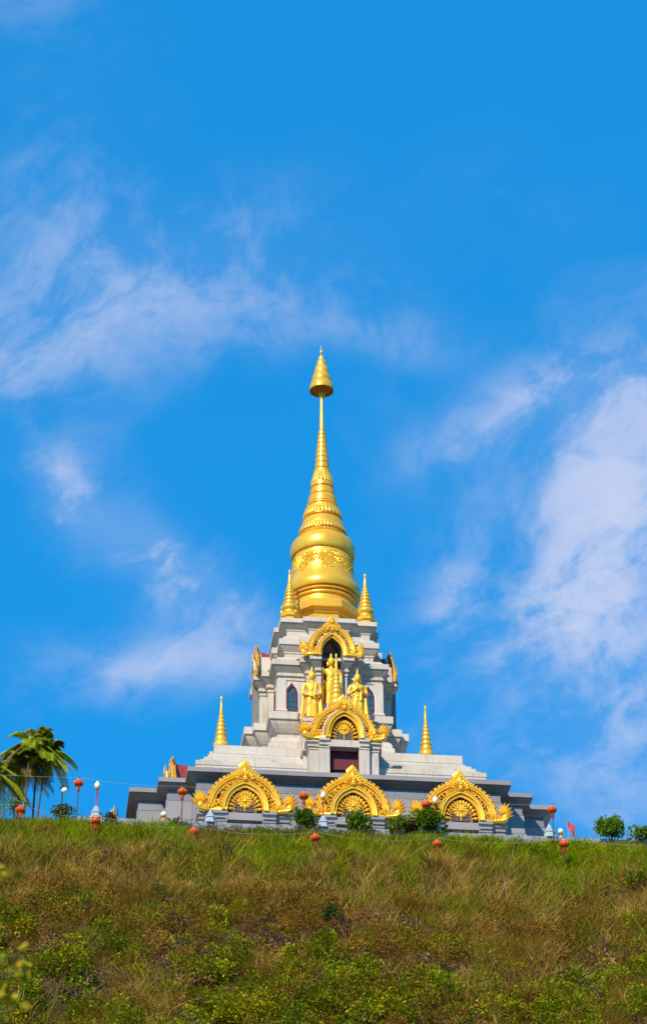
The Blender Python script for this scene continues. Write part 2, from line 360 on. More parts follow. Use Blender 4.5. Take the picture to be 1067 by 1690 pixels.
# --- upper stepped roof of the lantern
MP = redent([(1.6, 3.0), (2.70, 2.70)]); TP = redent([(1.44, 2.86), (2.62, 2.62)])
part(MB().loft(MP, [(.22, 11.57), (.20, 11.66), (.06, 11.86), (-.02, 11.9), (-.3, 11.96), (-.3, 12.28), (-.26, 12.3), (-.26, 12.38), (-.16, 12.5), (-.06, 12.64), (-.06, 12.7), (0, 12.7), (0, 13.05), (-.06, 13.08)]), 'roof_step', 'white')
part(MB().loft(TP, [(-.02, 13.08), (-.08, 13.12), (-.22, 13.34), (-.3, 13.38), (-.36, 13.42), (-.36, 13.74), (-.32, 13.76), (-.32, 13.84), (-.22, 13.94), (-.10, 14.02), (-.06, 14.06), (-.06, 14.1), (0, 14.1), (0, 14.37), (-.05, 14.39)]), 'roof_slab', 'white')
def fascia(poly, owner, z0, z1, w, m):
    n = len(poly)
    for i in range(n):
        p0, p1 = poly[i], poly[(i+1) % n]; l = sqrt((p1[0]-p0[0])**2+(p1[1]-p0[1])**2); nr = ((p1[1]-p0[1])/l, -(p1[0]-p0[0])/l)
        if (p0[1]+p1[1])/2 > 1 or (nr[1] > -.5 and nr[0] > -.5) or l < .35: continue
        panel_face(p0, p1, nr, lambda z: -.02, lambda z: -.02, owner, m, None, [(z0, z1)], w, 0, lambda z: 0, proud=.010, gap=.007)
kids = {c.name.split('.')[0]: c for c in stupa.children}
fascia(BASE, plinth, 1.205, 1.43, 1.6, 'grey2'); fascia(SLAB, kids['lantern_pedestal'], 7.96, 8.345, 1.25, 'white2')
fascia([p for p in LAN if max(abs(p[0]), abs(p[1])) > 2.9], kids['lantern_body'], 11.27, 11.535, 1.1, 'white2') if False else None
fascia(MP, kids['roof_step'], 12.715, 13.035, 1.0, 'white2'); fascia(TP, kids['roof_slab'], 14.115, 14.355, .9, 'white2')
# --- gilded drum, bell, spire
part(MB().loft(octagon(1.93), [(-.36, 14.38), (-.38, 15.36), (-.30, 15.40), (-.24, 15.46), (-.24, 15.52), (-.14, 15.55), (-.14, 15.59), (0, 15.63), (0, 16.04), (-.04, 16.10), (-.18, 16.12)]), 'drum_base', 'gold')
bell = part(MB().revolve([(1.84, 16.08), (1.80, 16.2), (1.76, 16.54), (1.78, 16.56), (1.88, 16.58), (1.90, 16.64), (1.88, 16.70), (1.76, 16.72), (1.76, 16.765), (1.94, 16.78), (1.97, 16.84), (1.95, 16.91), (1.83, 16.93), (1.83, 16.98), (2.04, 17.02), (2.08, 17.12), (2.09, 17.3), (2.075, 17.53), (2.05, 17.565), (1.955, 17.575), (1.94, 17.62), (1.85, 17.9), (1.77, 18.2), (1.71, 18.55), (1.675, 18.95), (1.66, 19.3), (1.655, 19.5), (1.66, 19.58), (1.755, 19.61), (1.80, 19.70), (1.825, 19.88), (1.825, 20.05), (1.815, 20.2), (1.76, 20.4), (1.66, 20.56), (1.52, 20.70), (1.38, 20.80), (1.30, 20.84)], 72, cap=False), 'bell', 'gold', smooth=40)
spire_p = [(1.30, 20.82), (1.34, 20.88), (1.36, 20.95), (1.33, 21.0), (1.22, 21.015), (1.22, 21.07), (1.33, 21.08), (1.32, 21.14), (1.29, 21.16), (1.27, 21.4), (1.22, 21.62), (1.15, 21.85), (1.10, 21.98), (.98, 22.01), (.95, 22.06), (.96, 22.12), (1.09, 22.14), (1.09, 22.18), (1.04, 22.22), (.99, 22.5), (.94, 22.76), (.95, 22.8), (.93, 22.86), (.82, 22.875), (.82, 22.95), (.91, 22.97), (.90, 23.04), (.765, 23.06), (.765, 23.14), (.83, 23.16), (.81, 23.34), (.82, 23.38), (.79, 23.5), (.76, 23.62), (.645, 23.635), (.645, 23.71), (.715, 23.73), (.715, 23.8), (.68, 24.0), (.655, 24.14), (.57, 24.15), (.57, 24.23), (.655, 24.25), (.645, 24.4), (.63, 24.5), (.54, 24.52), (.54, 24.9), (.47, 25.25), (.46, 25.3), (.47, 25.38), (.44, 25.46), (.335, 25.475), (.335, 25.545), (.41, 25.56)]
zt, rt = 25.60, .41
for k in range(8):
    h = .36-.011*k; r1 = .41-.030*(k+1)
    spire_p += [(rt*.99, zt+.03), (rt*.985, zt+h*.3), (r1+.025, zt+h*.72), (r1+.008, zt+h*.76), (r1-.05, zt+h*.79), (r1-.05, zt+h*.94), (r1, zt+h*.97)]
    zt += h; rt = r1
spire_p += [(.135, zt+.03), (.12, 29.2), (.085, 30.32), (.11, 30.34), (.13, 30.40), (.10, 30.46), (.10, 30.52), (.16, 30.56), (.19, 30.64), (.12, 30.72), (.05, 30.8), (.04, 33.3), (.02, 33.45), (.06, 33.52), (.085, 33.6), (.07, 33.68), (.04, 33.75), (.02, 33.95), (.004, 34.08)]
spire = part(MB().revolve(spire_p, 48), 'spire', 'gold', smooth=38)
def petals(mb, n, r0, z0, r1, z1, bulge, a0=0, up=False):
    # a row of lotus petals lying on a cone, rounded lower ends
    for k in range(n):
        a = a0+2*pi*k/n; w = pi/n*.93; vs = []; fs = []; m = 6
        for i in range(m+1):
            t = i/m; ww = w*(sqrt(max(0, 1-((.28-t)/.28)**2)) if t < .28 else 1)*.999+.01
            for j in range(5):
                s = (j-2)/2; b = bulge*(1-s*s*.85)*(.5+.5*sin(pi*min(1, t*1.1+.15)))
                r = r0+(r1-r0)*t+b; vs.append((r*cos(a+s*ww), r*sin(a+s*ww), z0+(z1-z0)*t))
        for i in range(m):
            for j in range(4): q = i*5+j; fs.append((q, q+1, q+6, q+5))
        mb.add(vs, fs)
    return mb
part(petals(MB(), 40, 1.335, 21.10, 1.275, 21.48, .05), 'lotus_petals', 'gold', spire, smooth=60, kind='stuff')
part(petals(MB(), 30, 1.09, 22.16, .985, 22.72, .05), 'lotus_petals', 'gold', spire, smooth=60, kind='stuff')
part(petals(MB(), 18, .625, 24.48, .475, 25.24, .05), 'lotus_petals', 'gold', spire, smooth=60, kind='stuff')
for o in spire.children: o.location.z = 0
# umbrella tiers at the tip
mb = MB(); tiers = [(.70, 30.90, .56, 31.56), (.555, 31.54, .41, 32.1), (.41, 32.08, .275, 32.66), (.275, 32.64, .16, 33.08), (.155, 33.06, .085, 33.36)]
for (r0, z0, r1, z1) in tiers:
    n = 60; vs = []; fs = []
    pr = [(r0*1.0, 0), (r0*1.02, .10), (r0*.985, .35), (r0*.93, .6), ((r0+r1)*.47, .85), (r1*.93, 1.0)]
    for q, (r, t) in enumerate(pr):
        for i in range(n):
            z = z0+(z1-z0)*t-(.05*r0/.7*(1 if i % 2 else .0) if q == 0 else 0); vs.append((r*cos(2*pi*i/n), r*sin(2*pi*i/n), z))
    for q in range(len(pr)-1):
        for i in range(n): j = (i+1) % n; fs.append((q*n+i, q*n+j, (q+1)*n+j, (q+1)*n+i))
    mb.add(vs, fs)
umb = part(mb, 'tiered_umbrella', 'gold', smooth=35)
mb = MB()
for k in range(12):
    a = 2*pi*k/12; mb.tube([(.08*cos(a), .08*sin(a), 30.72), (.40*cos(a), .40*sin(a), 30.92), (.69*cos(a), .69*sin(a), 30.95)], .014, 4)
for rr_, zz_ in ((.45, 30.92), (.69, 30.93)): mb.tube([(rr_*cos(2*pi*i/40), rr_*sin(2*pi*i/40), zz_) for i in range(41)], .016, 4)
o = part(mb, 'umbrella_spokes', 'gold', umb); o.location.z = 0

# --- ornament kit: curls and leaves
def curl_tpl(turn=1.5, n=9, sides=4, r=.13):
    pts = []; rad = []
    for i in range(n):
        t = i/(n-1); a = turn*pi*t; R = .55*(1-t)**.8+.06
        pts.append((.0+R*cos(a)-.55+.35*0, .10*t, R*sin(a)*.9+.2*(1-t)*0)); rad.append(r*(1-.55*t))
    m = MB(); m.tube(pts, rad, sides); return np.array(m.v), m.f
def leaf_tpl(w=.34, d=.16):
    v = [(0,0,0), (w*.8,0,.28), (w,0,.5), (w*.55,0,.8), (.06*w,0,1.08), (-w*.55,0,.8), (-w,0,.5), (-w*.8,0,.28), (0,-d,.38), (0,-d*.7,.75), (0,d*.6,.45)]
    f = [(0,1,8),(1,2,8),(2,9,8),(2,3,9),(3,4,9),(4,5,9),(5,6,9),(6,8,9),(6,7,8),(7,0,8),(1,0,10),(2,1,10),(3,2,10),(4,3,10),(5,4,10),(6,5,10),(7,6,10),(0,7,10)]
    return np.array(v, float), f
CURL = curl_tpl(); LEAF = leaf_tpl(); LEAF2 = leaf_tpl(.26, .2); FLAME = leaf_tpl(.17, .15); FLAME[0][:, 0] += .18*FLAME[0][:, 2]**2
def place(mb, tpl, pos, ang, s, mir=1, tilt=0., sy=1.):
    # ang: rotation in the x-z plane, 0 = pointing up, + = clockwise seen from the front
    v, f = tpl; T = Matrix.Translation(pos) @ Matrix.Rotation(ang, 4, 'Y') @ Matrix.Rotation(tilt, 4, 'X') @ Matrix.Diagonal((s*mir, s*sy, s, 1))
    mb.add(v, f if mir > 0 else [tuple(reversed(q)) for q in f], T)
def arch(a, b, pt, n=60, p=.92):
    out = []
    for i in range(n+1):
        t = pi*i/n; x = -a*cos(t); z = b*(sin(t)**p)+pt*exp(-(x/(.22*a))**2)
        out.append((x, z))
    return out
def ring_strip(mb, co, ci, y0, y1, scallop=0):
    # band between an outer and an inner arch curve, from depth y0 (front) to y1
    n = len(co); vs = []; fs = []
    for i in range(n):
        (xo, zo), (xi, zi) = co[i], ci[i]
        vs += [(xo, y0, zo), (xi, y0, zi), (xi, y1, zi), (xo, y1, zo)]
    for i in range(n-1):
        a, b = i*4, i*4+4
        for k in range(4): fs.append((a+k, b+k, b+(k+1) % 4, a+(k+1) % 4))
    fs.append((0, 1, 2, 3)); e = (n-1)*4; fs.append((e+3, e+2, e+1, e))
    mb.add(vs, fs)
def tube_arch(mb, cv, y, r, n=5): mb.tube([(x, y, z) for x, z in cv], r, n)
def tangent(cv, i):
    a, b = cv[max(i-1, 0)], cv[min(i+1, len(cv)-1)]; return atan2(b[0]-a[0], b[1]-a[1])
def naga(mirror):
    mb = MB(); mm = mirror
    mb.tube([(x*mm, y, z) for x, y, z in catmull([(-.55, 0, .06), (-.30, -.02, .09), (-.05, -.04, .10), (.12, -.07, .20), (.10, -.09, .38), (-.02, -.08, .50)], 5)], [.10+.05*sin(pi*i/26) for i in range(26)], 7)
    mb.ball((.07*mm, -.10, .24), (.15, .13, .19), 10, 7); mb.ball((.02*mm, -.1, .50), (.12, .11, .13), 8, 6)
    for k, (a, l, bz) in enumerate(((-.55, .36, .40), (-.28, .48, .42), (-.02, .60, .44), (.22, .62, .42), (.46, .54, .38), (.72, .46, .32), (1.0, .36, .26))):
        place(mb, FLAME, ((-.08+.045*k)*mm, -.09-.03*(k % 2), bz), a*mm, l, mm, .05, 1.7)
        place(mb, FLAME, ((-.06+.045*k)*mm, -.20, bz-.04), (a+.12)*mm, l*.55, mm, .2, 1.3)
    for k in range(4): place(mb, CURL, ((.0+.07*k)*mm, -.2, .50-.02*k), (.3*k)*mm, .13, mm)
    for k in range(5): place(mb, LEAF2, ((.05-.13*k)*mm, -.12, .05), (.5-.25*k)*mm, .24, 1, .2)
    for k in range(6): place(mb, CURL, ((-.06-.09*k)*mm, -.15, .16+.05*(k % 2)), (.4*k)*mm, .15, mm)
    return mb
def pediment(W, H, w, h, pt, inner_dy=.42, seed=1, hollow=False, thin=1.):
    """gilded arch gable: base at z=0, outer plane at y=0, front towards -y"""
    rnd = random.Random(seed)
    a1 = W*.745; b1 = H*.735
    ro = arch(a1, b1, pt, 72); r2 = arch(a1*.90, b1*.90, pt*.8, 72); r3 = arch(a1*.845, b1*.845, pt*.7, 72)
    i1 = arch(w+.25*W/2.45, h+.28*H/2.85, pt*.5, 60); i2 = arch(w+.13*W/2.45, h+.15*H/2.85, pt*.4, 60); i3 = arch(w, h, pt*.35, 60)
    fr = MB(); ring_strip(fr, ro, r2, -.10, .12); ring_strip(fr, r2, r3, -.03, .10); tube_arch(fr, arch(a1*.965, b1*.965, pt*.9), -.12, .042); tube_arch(fr, arch(a1*.905, b1*.905, pt*.8), -.13, .048); tube_arch(fr, r3, -.10, .04)
    rm = arch(a1*.935, b1*.935, pt*.85, 72)
    for i in range(1, 72): place(fr, LEAF2, (rm[i][0], -.11, rm[i][1]), tangent(rm, i)+(0 if i < 36 else pi)+.5*(1 if i < 36 else -1), .13*W/2.45, 1, .35, 1.3)
    for i in range(4, 69, 3): fr.ball((r3[i][0]*.985, -.08, r3[i][1]*.985), .06*W/2.45, 6, 4)
    main = new_obj('pediment', fr.v, fr.f, 'gold_orn', None, 40)
    # inner arch stands forward
    y = -inner_dy; mb = MB(); ring_strip(mb, i1, i2, y-.06, y+.16); ring_strip(mb, i2, i3, y+.0, y+.16); tube_arch(mb, i1, y-.06, .04); tube_arch(mb, i2, y-.07, .035)
    for i in range(2, 58, 2): place(mb, LEAF2, (i1[i][0], y-.02, i1[i][1]), tangent(i1, i)-pi/2, .14*W/2.45, 1, .1, 1.5)
    n = len(i3)
    for i in range(2, n-2, 2):
        x, z = i3[i]; mb.ball((x, y+.02, z), .055*W/2.45, 6, 4)
    mb.obj('inner_arch', 'gold_orn', main, 40)
    nn_ = len(r2); new_obj('back_panel', [(x, .04, z) for x, z in r2]+[(x, .10, z) for x, z in r2], [tuple(range(nn_-1, -1, -1)), tuple(range(nn_, 2*nn_))] if not hollow else [(i, nn_+i, nn_+i+1, i+1) for i in range(nn_-1)], 'red', main)
    if hollow:
        mb = MB(); ring_strip(mb, r2, arch(w*1.05, h*1.05, pt*.35, 72), .03, .10); mb.obj('back_ring', 'red', main)
    rb = arch(a1*1.06, b1*1.05, H-.10-b1*1.05, 72)
    if hollow: mb = MB(); ring_strip(mb, rb, arch(w*1.3, h*1.15, pt*.35, 72), .125, .17); mb.obj('rear_plate', 'red', main)
    else: new_obj('rear_plate', [(x, .125, z) for x, z in rb]+[(x, .17, z) for x, z in rb], [tuple(range(nn_-1, -1, -1)), tuple(range(nn_, 2*nn_))]+[(i, nn_+i, nn_+i+1, i+1) for i in range(nn_-1)], 'red', main)
    # filled relief between the arches: curls with gaps
    mb = MB(); k = 0
    for lane in range(4):
        f = .16+.20*lane
        for i in range(3, 70, 3):
            xo, zo = r3[i]; j = int(i/72*60); xi, zi = i1[min(j, 59)]
            if rnd.random() < .18+ (.45 if lane == 3 and abs(i-36) > 8 else 0): continue
            x = xi+(xo-xi)*f; z = zi+(zo-zi)*f; s = (.15+.06*rnd.random())*W/2.45
            dep = y*(1-f)*.75-.02
            place(mb, CURL, (x+.02, dep, max(z, .06)), tangent(r3, i)+rnd.uniform(-.7, .7), s, rnd.choice((-1, 1)))
            if rnd.random() < .5: place(mb, LEAF2, (x, dep+.02, max(z, .05)), tangent(r3, i)-pi/2+rnd.uniform(-.8, .8), s*1.1, 1, .1)
    mb.obj('scroll_relief', 'gold_orn', main, 40, kind='stuff')
    # flames along the outer edge
    mb = MB(); cnt = 50
    acc = [0]
    for i in range(1, 73): acc.append(acc[-1]+sqrt((ro[i][0]-ro[i-1][0])**2+(ro[i][1]-ro[i-1][1])**2))
    for k in range(cnt+1):
        sd = acc[-1]*(k+.0)/cnt; i = int(np.searchsorted(acc, sd)); i = min(max(i, 1), 71); x, z = ro[i]
        t = tangent(ro, i); outang = t-pi/2; up = (0-outang)*.12
        if abs(x) < .12*W: continue
        place(mb, LEAF, (x*.985, -.04, z*.985), outang+up, .19*W/2.45, 1, 0, 1.9)
    mb.obj('flame_crest', 'gold_orn', main, 40, kind='stuff')
    # apex ornament
    mb = MB(); zc = b1+pt*.6; ah = H-zc; s = W/2.45
    mb.add(*[(np.array(LEAF[0])*np.array((.9*s, .7, ah*.95))+np.array((0, -.04, zc))).tolist(), LEAF[1]])
    for row in range(6):
        hw_ = .56*s*(1-row/6.2); zz = zc-.30*s+row*(ah+.05)/6.3; cn = max(2, 8-row)
        for k in range(cn):
            u = -1+2*k/(cn-1); place(mb, LEAF, (hw_*u, -.08-.06*(1-abs(u)), zz-.10*u*u), u*.55, (.27-.012*row)*s, 1, .18, 1.3)
            place(mb, CURL, (hw_*u*1.02, -.17-.07*(1-abs(u)), zz-.08*u*u), u*1.2, .12*s, 1 if u < 0 else -1)
    mb.ball((0, -.16, zc+.02), (.13*s, .12, .17*s), 10, 7)
    mb.obj('apex_ornament', 'gold_orn', main, 40)
    # seated emblem over the inner arch
    mb = MB(); zi = h+.30*H/2.85+pt*.5; s2 = s
    mb.ball((0, y-.10, zi+.02), (.17*s2, .10, .07*s2), 10, 6); mb.ball((0, y-.10, zi+.13*s2), (.10*s2, .08, .12*s2), 10, 6); mb.ball((0, y-.11, zi+.29*s2), (.062*s2,)*3, 8, 6)
    mb.tube([(0, y-.1, zi+.32*s2), (0, y-.1, zi+.46*s2)], [.04*s2, .006], 6)
    for k in range(9):
        a = -1.7+3.4*k/8; place(mb, LEAF, (.24*s2*sin(a), y-.03, zi+.12+.22*s2*cos(a)), a*.8, .26*s2, 1, .1, 1.2)
    for k in range(10):
        a = -1.35+2.7*k/9; place(mb, CURL, (.36*s2*sin(a), y+.02, zi+.02+.22*s2*cos(a)), a, .18*s2, 1 if a < 0 else -1)
    mb.obj('seated_emblem', 'gold_orn', main, 40)
    for mm in (-1, 1):
        nb = naga(mm); v = np.array(nb.v)*np.array((W/2.45, thin, .98*H/2.85))+np.array((mm*(W*.85), -.22*thin, 0))
        new_obj('naga_head', v.tolist(), nb.f, 'gold_orn', main, 45)
        mb = MB()
        for k in range(26):
            px = W*(.42+.36*rnd.random()); pz = .04+.42*rnd.random()*(1-(px/W-.4)); place(mb, rnd.choice((CURL, LEAF2)), (mm*px, -.26-.08*rnd.random(), pz), mm*rnd.uniform(-.4, 1.2), .24*s, rnd.choice((-1, 1)), .1)
        mb.tube([(mm*w*1.0, y, .05), (mm*W*.5, -.30, .05), (mm*W*.75, -.22, .06)], [.08, .10, .09], 6)
        mb.obj('corner_scrolls', 'gold_orn', main, 45)
    return main, i3
def tympanum(main, i3, w, h, y, pt):
    vs = [(x*.995, y, z*.995) for x, z in i3]; n = len(vs)
    new_obj('tympanum', vs+[(x, y+.05, z) for x, _, z in vs], [tuple(range(n-1, -1, -1)), tuple(range(n, 2*n))], 'red', main)
    k = .74; vs = [(x*k, y-.02, z*k) for x, z in i3]
    new_obj('tympanum_inlay', vs+[(x, y+.02, z) for x, _, z in vs], [tuple(range(n-1, -1, -1)), tuple(range(n, 2*n))]+[(i, i+1, n+i+1, n+i) for i in range(n-1)], 'inlay', main)
    s = w/.85; mb = MB(); zc = h*.46
    for r_, cnt, sc in ((.15, 12, .22), (.06, 8, .18)):
        for q in range(cnt): a = 2*pi*q/cnt; place(mb, LEAF, (r_*s*sin(a), y-.06-(.2-sc)*.3, zc+r_*s*cos(a)), a, sc*s, 1, .1, 1.2)
    mb.ball((0, y-.10, zc), (.09*s, .06, .09*s), 10, 6); mb.tube([(0, y-.05, 0), (0, y-.05, zc-.2*s)], .035*s, 5)
    mb.tube([(.34*s*sin(2*pi*i/24), y-.05, zc+.34*s*cos(2*pi*i/24)) for i in range(25)], .02*s, 4)
    mb.obj('rosette', 'gold_orn', main, 45)
    mb = MB()
    for q in range(15):
        t = pi*(q+.5)/15; x, z = -w*.72*cos(t), h*.76*sin(t)**.9; place(mb, LEAF, (x*.98, y-.05, z*.98), atan2(x, z), .25*s, 1, .1, 1.3)
        mb.ball((x*.98, y-.07, z*.98), .05*s, 6, 4)
        mb.ball((x*.80, y-.06, max(.05, z*.80)), .035*s, 6, 4); place(mb, CURL, (x*.74, y-.05, max(.04, z*.74)), atan2(x, z), .17*s, 1 if x < 0 else -1)
    mb.obj('bud_garland', 'gold_orn', main, 45, kind='stuff')

# --- lower false doors with pediments on the plinth
def false_door(W, door, y, zc, zb, m, side=.0):
    mb = MB(); cap = [(-.16, zb), (-.16, zc-.56), (-.12, zc-.54), (-.12, zc-.48), (-.16, zc-.46), (-.16, zc-.40), (-.08, zc-.38), (-.08, zc-.32), (-.12, zc-.28), (-.06, zc-.2), (-.0, zc-.16), (-.0, zc)]
    p2 = W*.62; p3 = W*.94
    for s in (-1, 1):
        x0, x1 = sorted((s*door, s*p2)); mb.loft(rect(x0, x1, y, y+1.4), cap, [1, 0, 0, 0])
        x0, x1 = sorted((s*(p2+.003), s*p3)); mb.loft(rect(x0, x1, y+.26, y+1.4), cap, [1, 1, 0, 0] if s > 0 else [1, 0, 0, 1])
    return mb, mb.box(-door-.1, door+.1, y+.10, y+1.3, zc-.46, zc-.08)
LW, LH, LO, LOH = 2.45, 2.86, .86, 1.18
peds = []
for sd_ in (1, 14, 25):
    ped, i3 = pediment(LW, LH, LO, LOH, .16, .42, sd_); tympanum(ped, i3, LO, LOH, -.22, .16); ped.parent = stupa; peds.append(ped)
fd, _ = false_door(LW, .84, -11.70, -1.24, -2.9, 'grey2'); fdo = part(fd, 'false_door', 'grey2')
part(MB().box(-.86, .86, -11.25, -11.15, -2.9, -1.6), 'door_leaf', 'red', fdo).location.z = 0
first = True
for a in (0, -pi/2):
    for kk, dx in enumerate((-5.27, 0, 5.27)):
        T = Matrix.Rotation(a, 3, 'Z'); p = T @ Vector((dx, -11.28, -1.23+2.9)); f = T @ Vector((dx, 0, 0))
        if a == 0: peds[kk].location = p
        else: copy_tree(peds[2-kk], stupa, p, a)
        if first: fdo.location.x, fdo.location.y = f.x, f.y; first = False
        else: copy_tree(fdo, stupa, (f.x, f.y, fdo.location.z), a)
# --- porches with pediment, red tile roof and pinnacle on three sides
PW, PH = 2.26, 2.68
ped2, j3 = pediment(PW, PH, .72, 1.2, .15, .5, 2); tympanum(ped2, j3, .72, 1.2, -.25, .15); ped2.parent = stupa; ped2.location = (0, -8.12, 4.40+2.9)
mbp, _ = false_door(2.05, .74, -8.62, 4.40, 1.4, 'white')
mbp.box(-1.93, 1.93, -7.3, -6.2, 1.4, 4.38); mbp.box(-2.02, 2.02, -7.55, -6.2, 4.10, 4.385)
porch = part(mbp, 'porch', 'white')
part(MB().box(-.80, .80, -8.0, -7.94, 2.9, 4.0).box(-.8, -.72, -8.3, -7.9, 1.4, 4.0).box(.72, .8, -8.3, -7.9, 1.4, 4.0), 'door_header', 'red', porch).location.z = 0
part(MB().box(-.80, .80, -7.9, -7.85, 1.4, 3.2), 'door_opening', 'dark', porch).location.z = 0
def gable_roof(hw, z0, z1, yf, yb, lift, name='tile_roof'):
    cs = []
    for i in range(9):
        t = i/8; cs.append((hw*(1-t), z0+(z1-z0)*(t**1.55)))
    cs = cs+[(-x, z) for x, z in reversed(cs[:-1])]; n = len(cs); secs = 7
    def surf(y0, y1, grow, thick, lf):
        vs = []; fs = []
        for k in range(secs):
            t = k/(secs-1); y = y0+(y1-y0)*t; lf_ = lf*max(0, 1-t)**2.2
            for (x, z) in cs:
                q = (z-z0)/(z1-z0); vs.append((x*(1+grow), y, z+grow*.6*(z1-z0)+lf_*q**2))
            for (x, z) in cs:
                q = (z-z0)/(z1-z0); vs.append((x*(1+grow)*.96, y, z+grow*.6*(z1-z0)-thick+lf_*q**2))
        m = 2*n
        for k in range(secs-1):
            for i in range(n-1):
                fs.append((k*m+i, k*m+i+1, (k+1)*m+i+1, (k+1)*m+i)); fs.append((k*m+n+i+1, k*m+n+i, (k+1)*m+n+i, (k+1)*m+n+i+1))
        for k, rev in ((0, False), (secs-1, True)):
            for i in range(n-1):
                q = (k*m+i, k*m+n+i, k*m+n+i+1, k*m+i+1); fs.append(q if not rev else q[::-1])
        return vs, fs
    rf = new_obj(name, *surf(yf+.14, yb, 0, .16, lift*.7), 'roof', None, 30)
    new_obj('verge', *surf(yf, yf+.18, .035, .24, lift), 'trim', rf, 30)
    body = [(x*.93, z-.12) for x, z in cs]; nn = len(body)
    new_obj('gable_wall', [(x, yf+.22, z) for x, z in body]+[(x, yb, z) for x, z in body], [tuple(range(nn)), tuple(range(2*nn-1, nn-1, -1))]+[(0, nn, 2*nn-1, nn-1)]+[(i+1, i, nn+i, nn+i+1) for i in range(nn-1)], 'trim', rf)
    mb = MB(); mb.tube([(0, yf+.02, z1+lift-.1), (0, yf-.06, z1+lift+.14), (0, yf-.02, z1+lift+.34)], [.07, .05, .01], 6)
    mb.obj('roof_finial', 'lanternrib', rf, 40)
    return rf
def lifted(rf): rf.parent = stupa; rf.location.z += 2.9; return rf
r_porch = lifted(gable_roof(1.72, 4.42, 6.45, -8.05, -6.0, .25))
# pinnacles
def pinnacle(R, z0, Hc, octb=True):
    mb = MB(); s = R
    if octb:
        mb.loft(octagon(.95*s), [(0, z0), (-.04*s, z0+.42*s), (.16*s, z0+.50*s), (.18*s, z0+.62*s), (.06*s, z0+.68*s), (.04*s, z0+.98*s), (.10*s, z0+1.02*s), (-.02*s, z0+1.10*s)])
        zb = z0+1.08*s
    else:
        mb.loft(octagon(.9*s), [(0, z0), (0, z0+.3*s), (.14*s, z0+.36*s), (.16*s, z0+.52*s), (0, z0+.58*s)]); zb = z0+.56*s
    zt = z0+Hc; hh = zt-zb
    pr = [(.86*s, zb), (.80*s, zb+.05*hh), (.92*s, zb+.085*hh), (1.0*s, zb+.11*hh), (1.0*s, zb+.145*hh), (.92*s, zb+.175*hh), (.74*s, zb+.20*hh)]
    z = zb+.20*hh; nrg = 6; r = .78*s
    for k in range(nrg):
        dz = hh*.46/nrg*(1.18-.07*k); r2_ = .78*s*(1-(k+1)/nrg*.66)
        pr += [(r, z+.12*dz), (r*1.02, z+.35*dz), ((r+r2_)/2, z+.72*dz), (r2_*.86, z+.84*dz), (r2_*.86, z+.95*dz)]; z += dz; r = r2_
    pr += [(r*.95, z+.01*hh), (r*.62, z+(zt-z)*.45), (r*.40, zt-.075*hh), (r*.52, zt-.06*hh), (r*.50, zt-.03*hh), (r*.25, zt-.012*hh), (.004, zt)]
    return mb.revolve(pr, 28)
pin = part(pinnacle(.42, 7.10, 3.70, False), 'pinnacle', 'gold', smooth=40); pin.location.y = -5.56
ppd = part(MB().loft(rect(-.62, .62, -6.1, -4.95), [(.1, 4.6), (.1, 5.0), (0, 5.1), (0, 6.6), (.08, 6.7), (.12, 6.9), (.12, 7.08), (-.05, 7.1)]), 'pinnacle_pedestal', 'white')
spd = part(MB().box(-1.75, -.72, -5.4, -4.42, 4.7, 6.82).box(.72, 1.75, -5.4, -4.42, 4.7, 6.82).box(-1.8, -.70, -5.45, -4.38, 6.82, 6.98).box(.70, 1.8, -5.45, -4.38, 6.82, 6.98), 'statue_ledge', 'white2')
# upper niche gable
UW, UH = 1.72, 2.52
ped3, k3 = pediment(UW, UH, .57, 1.0, .30, .26, 3, True, .45); ped3.parent = stupa; ped3.location = (0, -3.70, 11.50+2.9)
def vault_roof(W, H, w, h, pt, y0, y1, z):
    o1 = arch(w+.40*W/2.45, h+.46*H/2.85, pt*.5, 40); o2 = arch(w+.34*W/2.45, h+.36*H/2.85, pt*.5, 40); mb = MB(); ring_strip(mb, o1, o2, y0, y1); o = mb.obj('vault_roof', 'roof', stupa); o.location.z = z+2.9
    m2 = MB(); tube_arch(m2, o1, y0-.02, .05); m2.obj('verge', 'trim', o, 40); m3 = MB(); m3.tube([(0, y0, o1[20][1]), (0, y0-.1, o1[20][1]+.22), (0, y0-.06, o1[20][1]+.42)], [.06, .05, .01], 6); m3.obj('roof_finial', 'lanternrib', o, 40)
    return o
r_porch2 = vault_roof(PW, PH, .72, 1.2, .15, -8.42, -8.0, 4.40); r_up2 = vault_roof(UW, UH, .57, 1.0, .30, -3.80, -3.56, 11.50)
def vault(outer, inner, y0, y1):
    mb = MB(); ring_strip(mb, outer, inner, y0, y1); return mb
ai = arch(.57, 1.02, .16, 40); ao = arch(1.15, 1.5, .2, 40)
vlt = part(vault(ao, ai, -3.6, -2.6), 'niche_vault', 'white'); vlt.location.z += 11.56
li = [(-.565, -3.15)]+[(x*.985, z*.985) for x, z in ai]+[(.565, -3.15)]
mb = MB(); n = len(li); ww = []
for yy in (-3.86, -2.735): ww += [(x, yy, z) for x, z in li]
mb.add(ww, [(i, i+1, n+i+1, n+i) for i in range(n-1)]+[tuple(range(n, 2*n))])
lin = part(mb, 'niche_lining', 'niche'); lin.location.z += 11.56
r_up = lifted(gable_roof(1.42, 11.58, 13.36, -3.56, -2.3, .3))
for nm in ('gable_wall',):
    for r_ in (r_up,):
        for ch in list(r_.children):
            if ch.name.startswith('gable_wall'): bpy.data.objects.remove(ch)
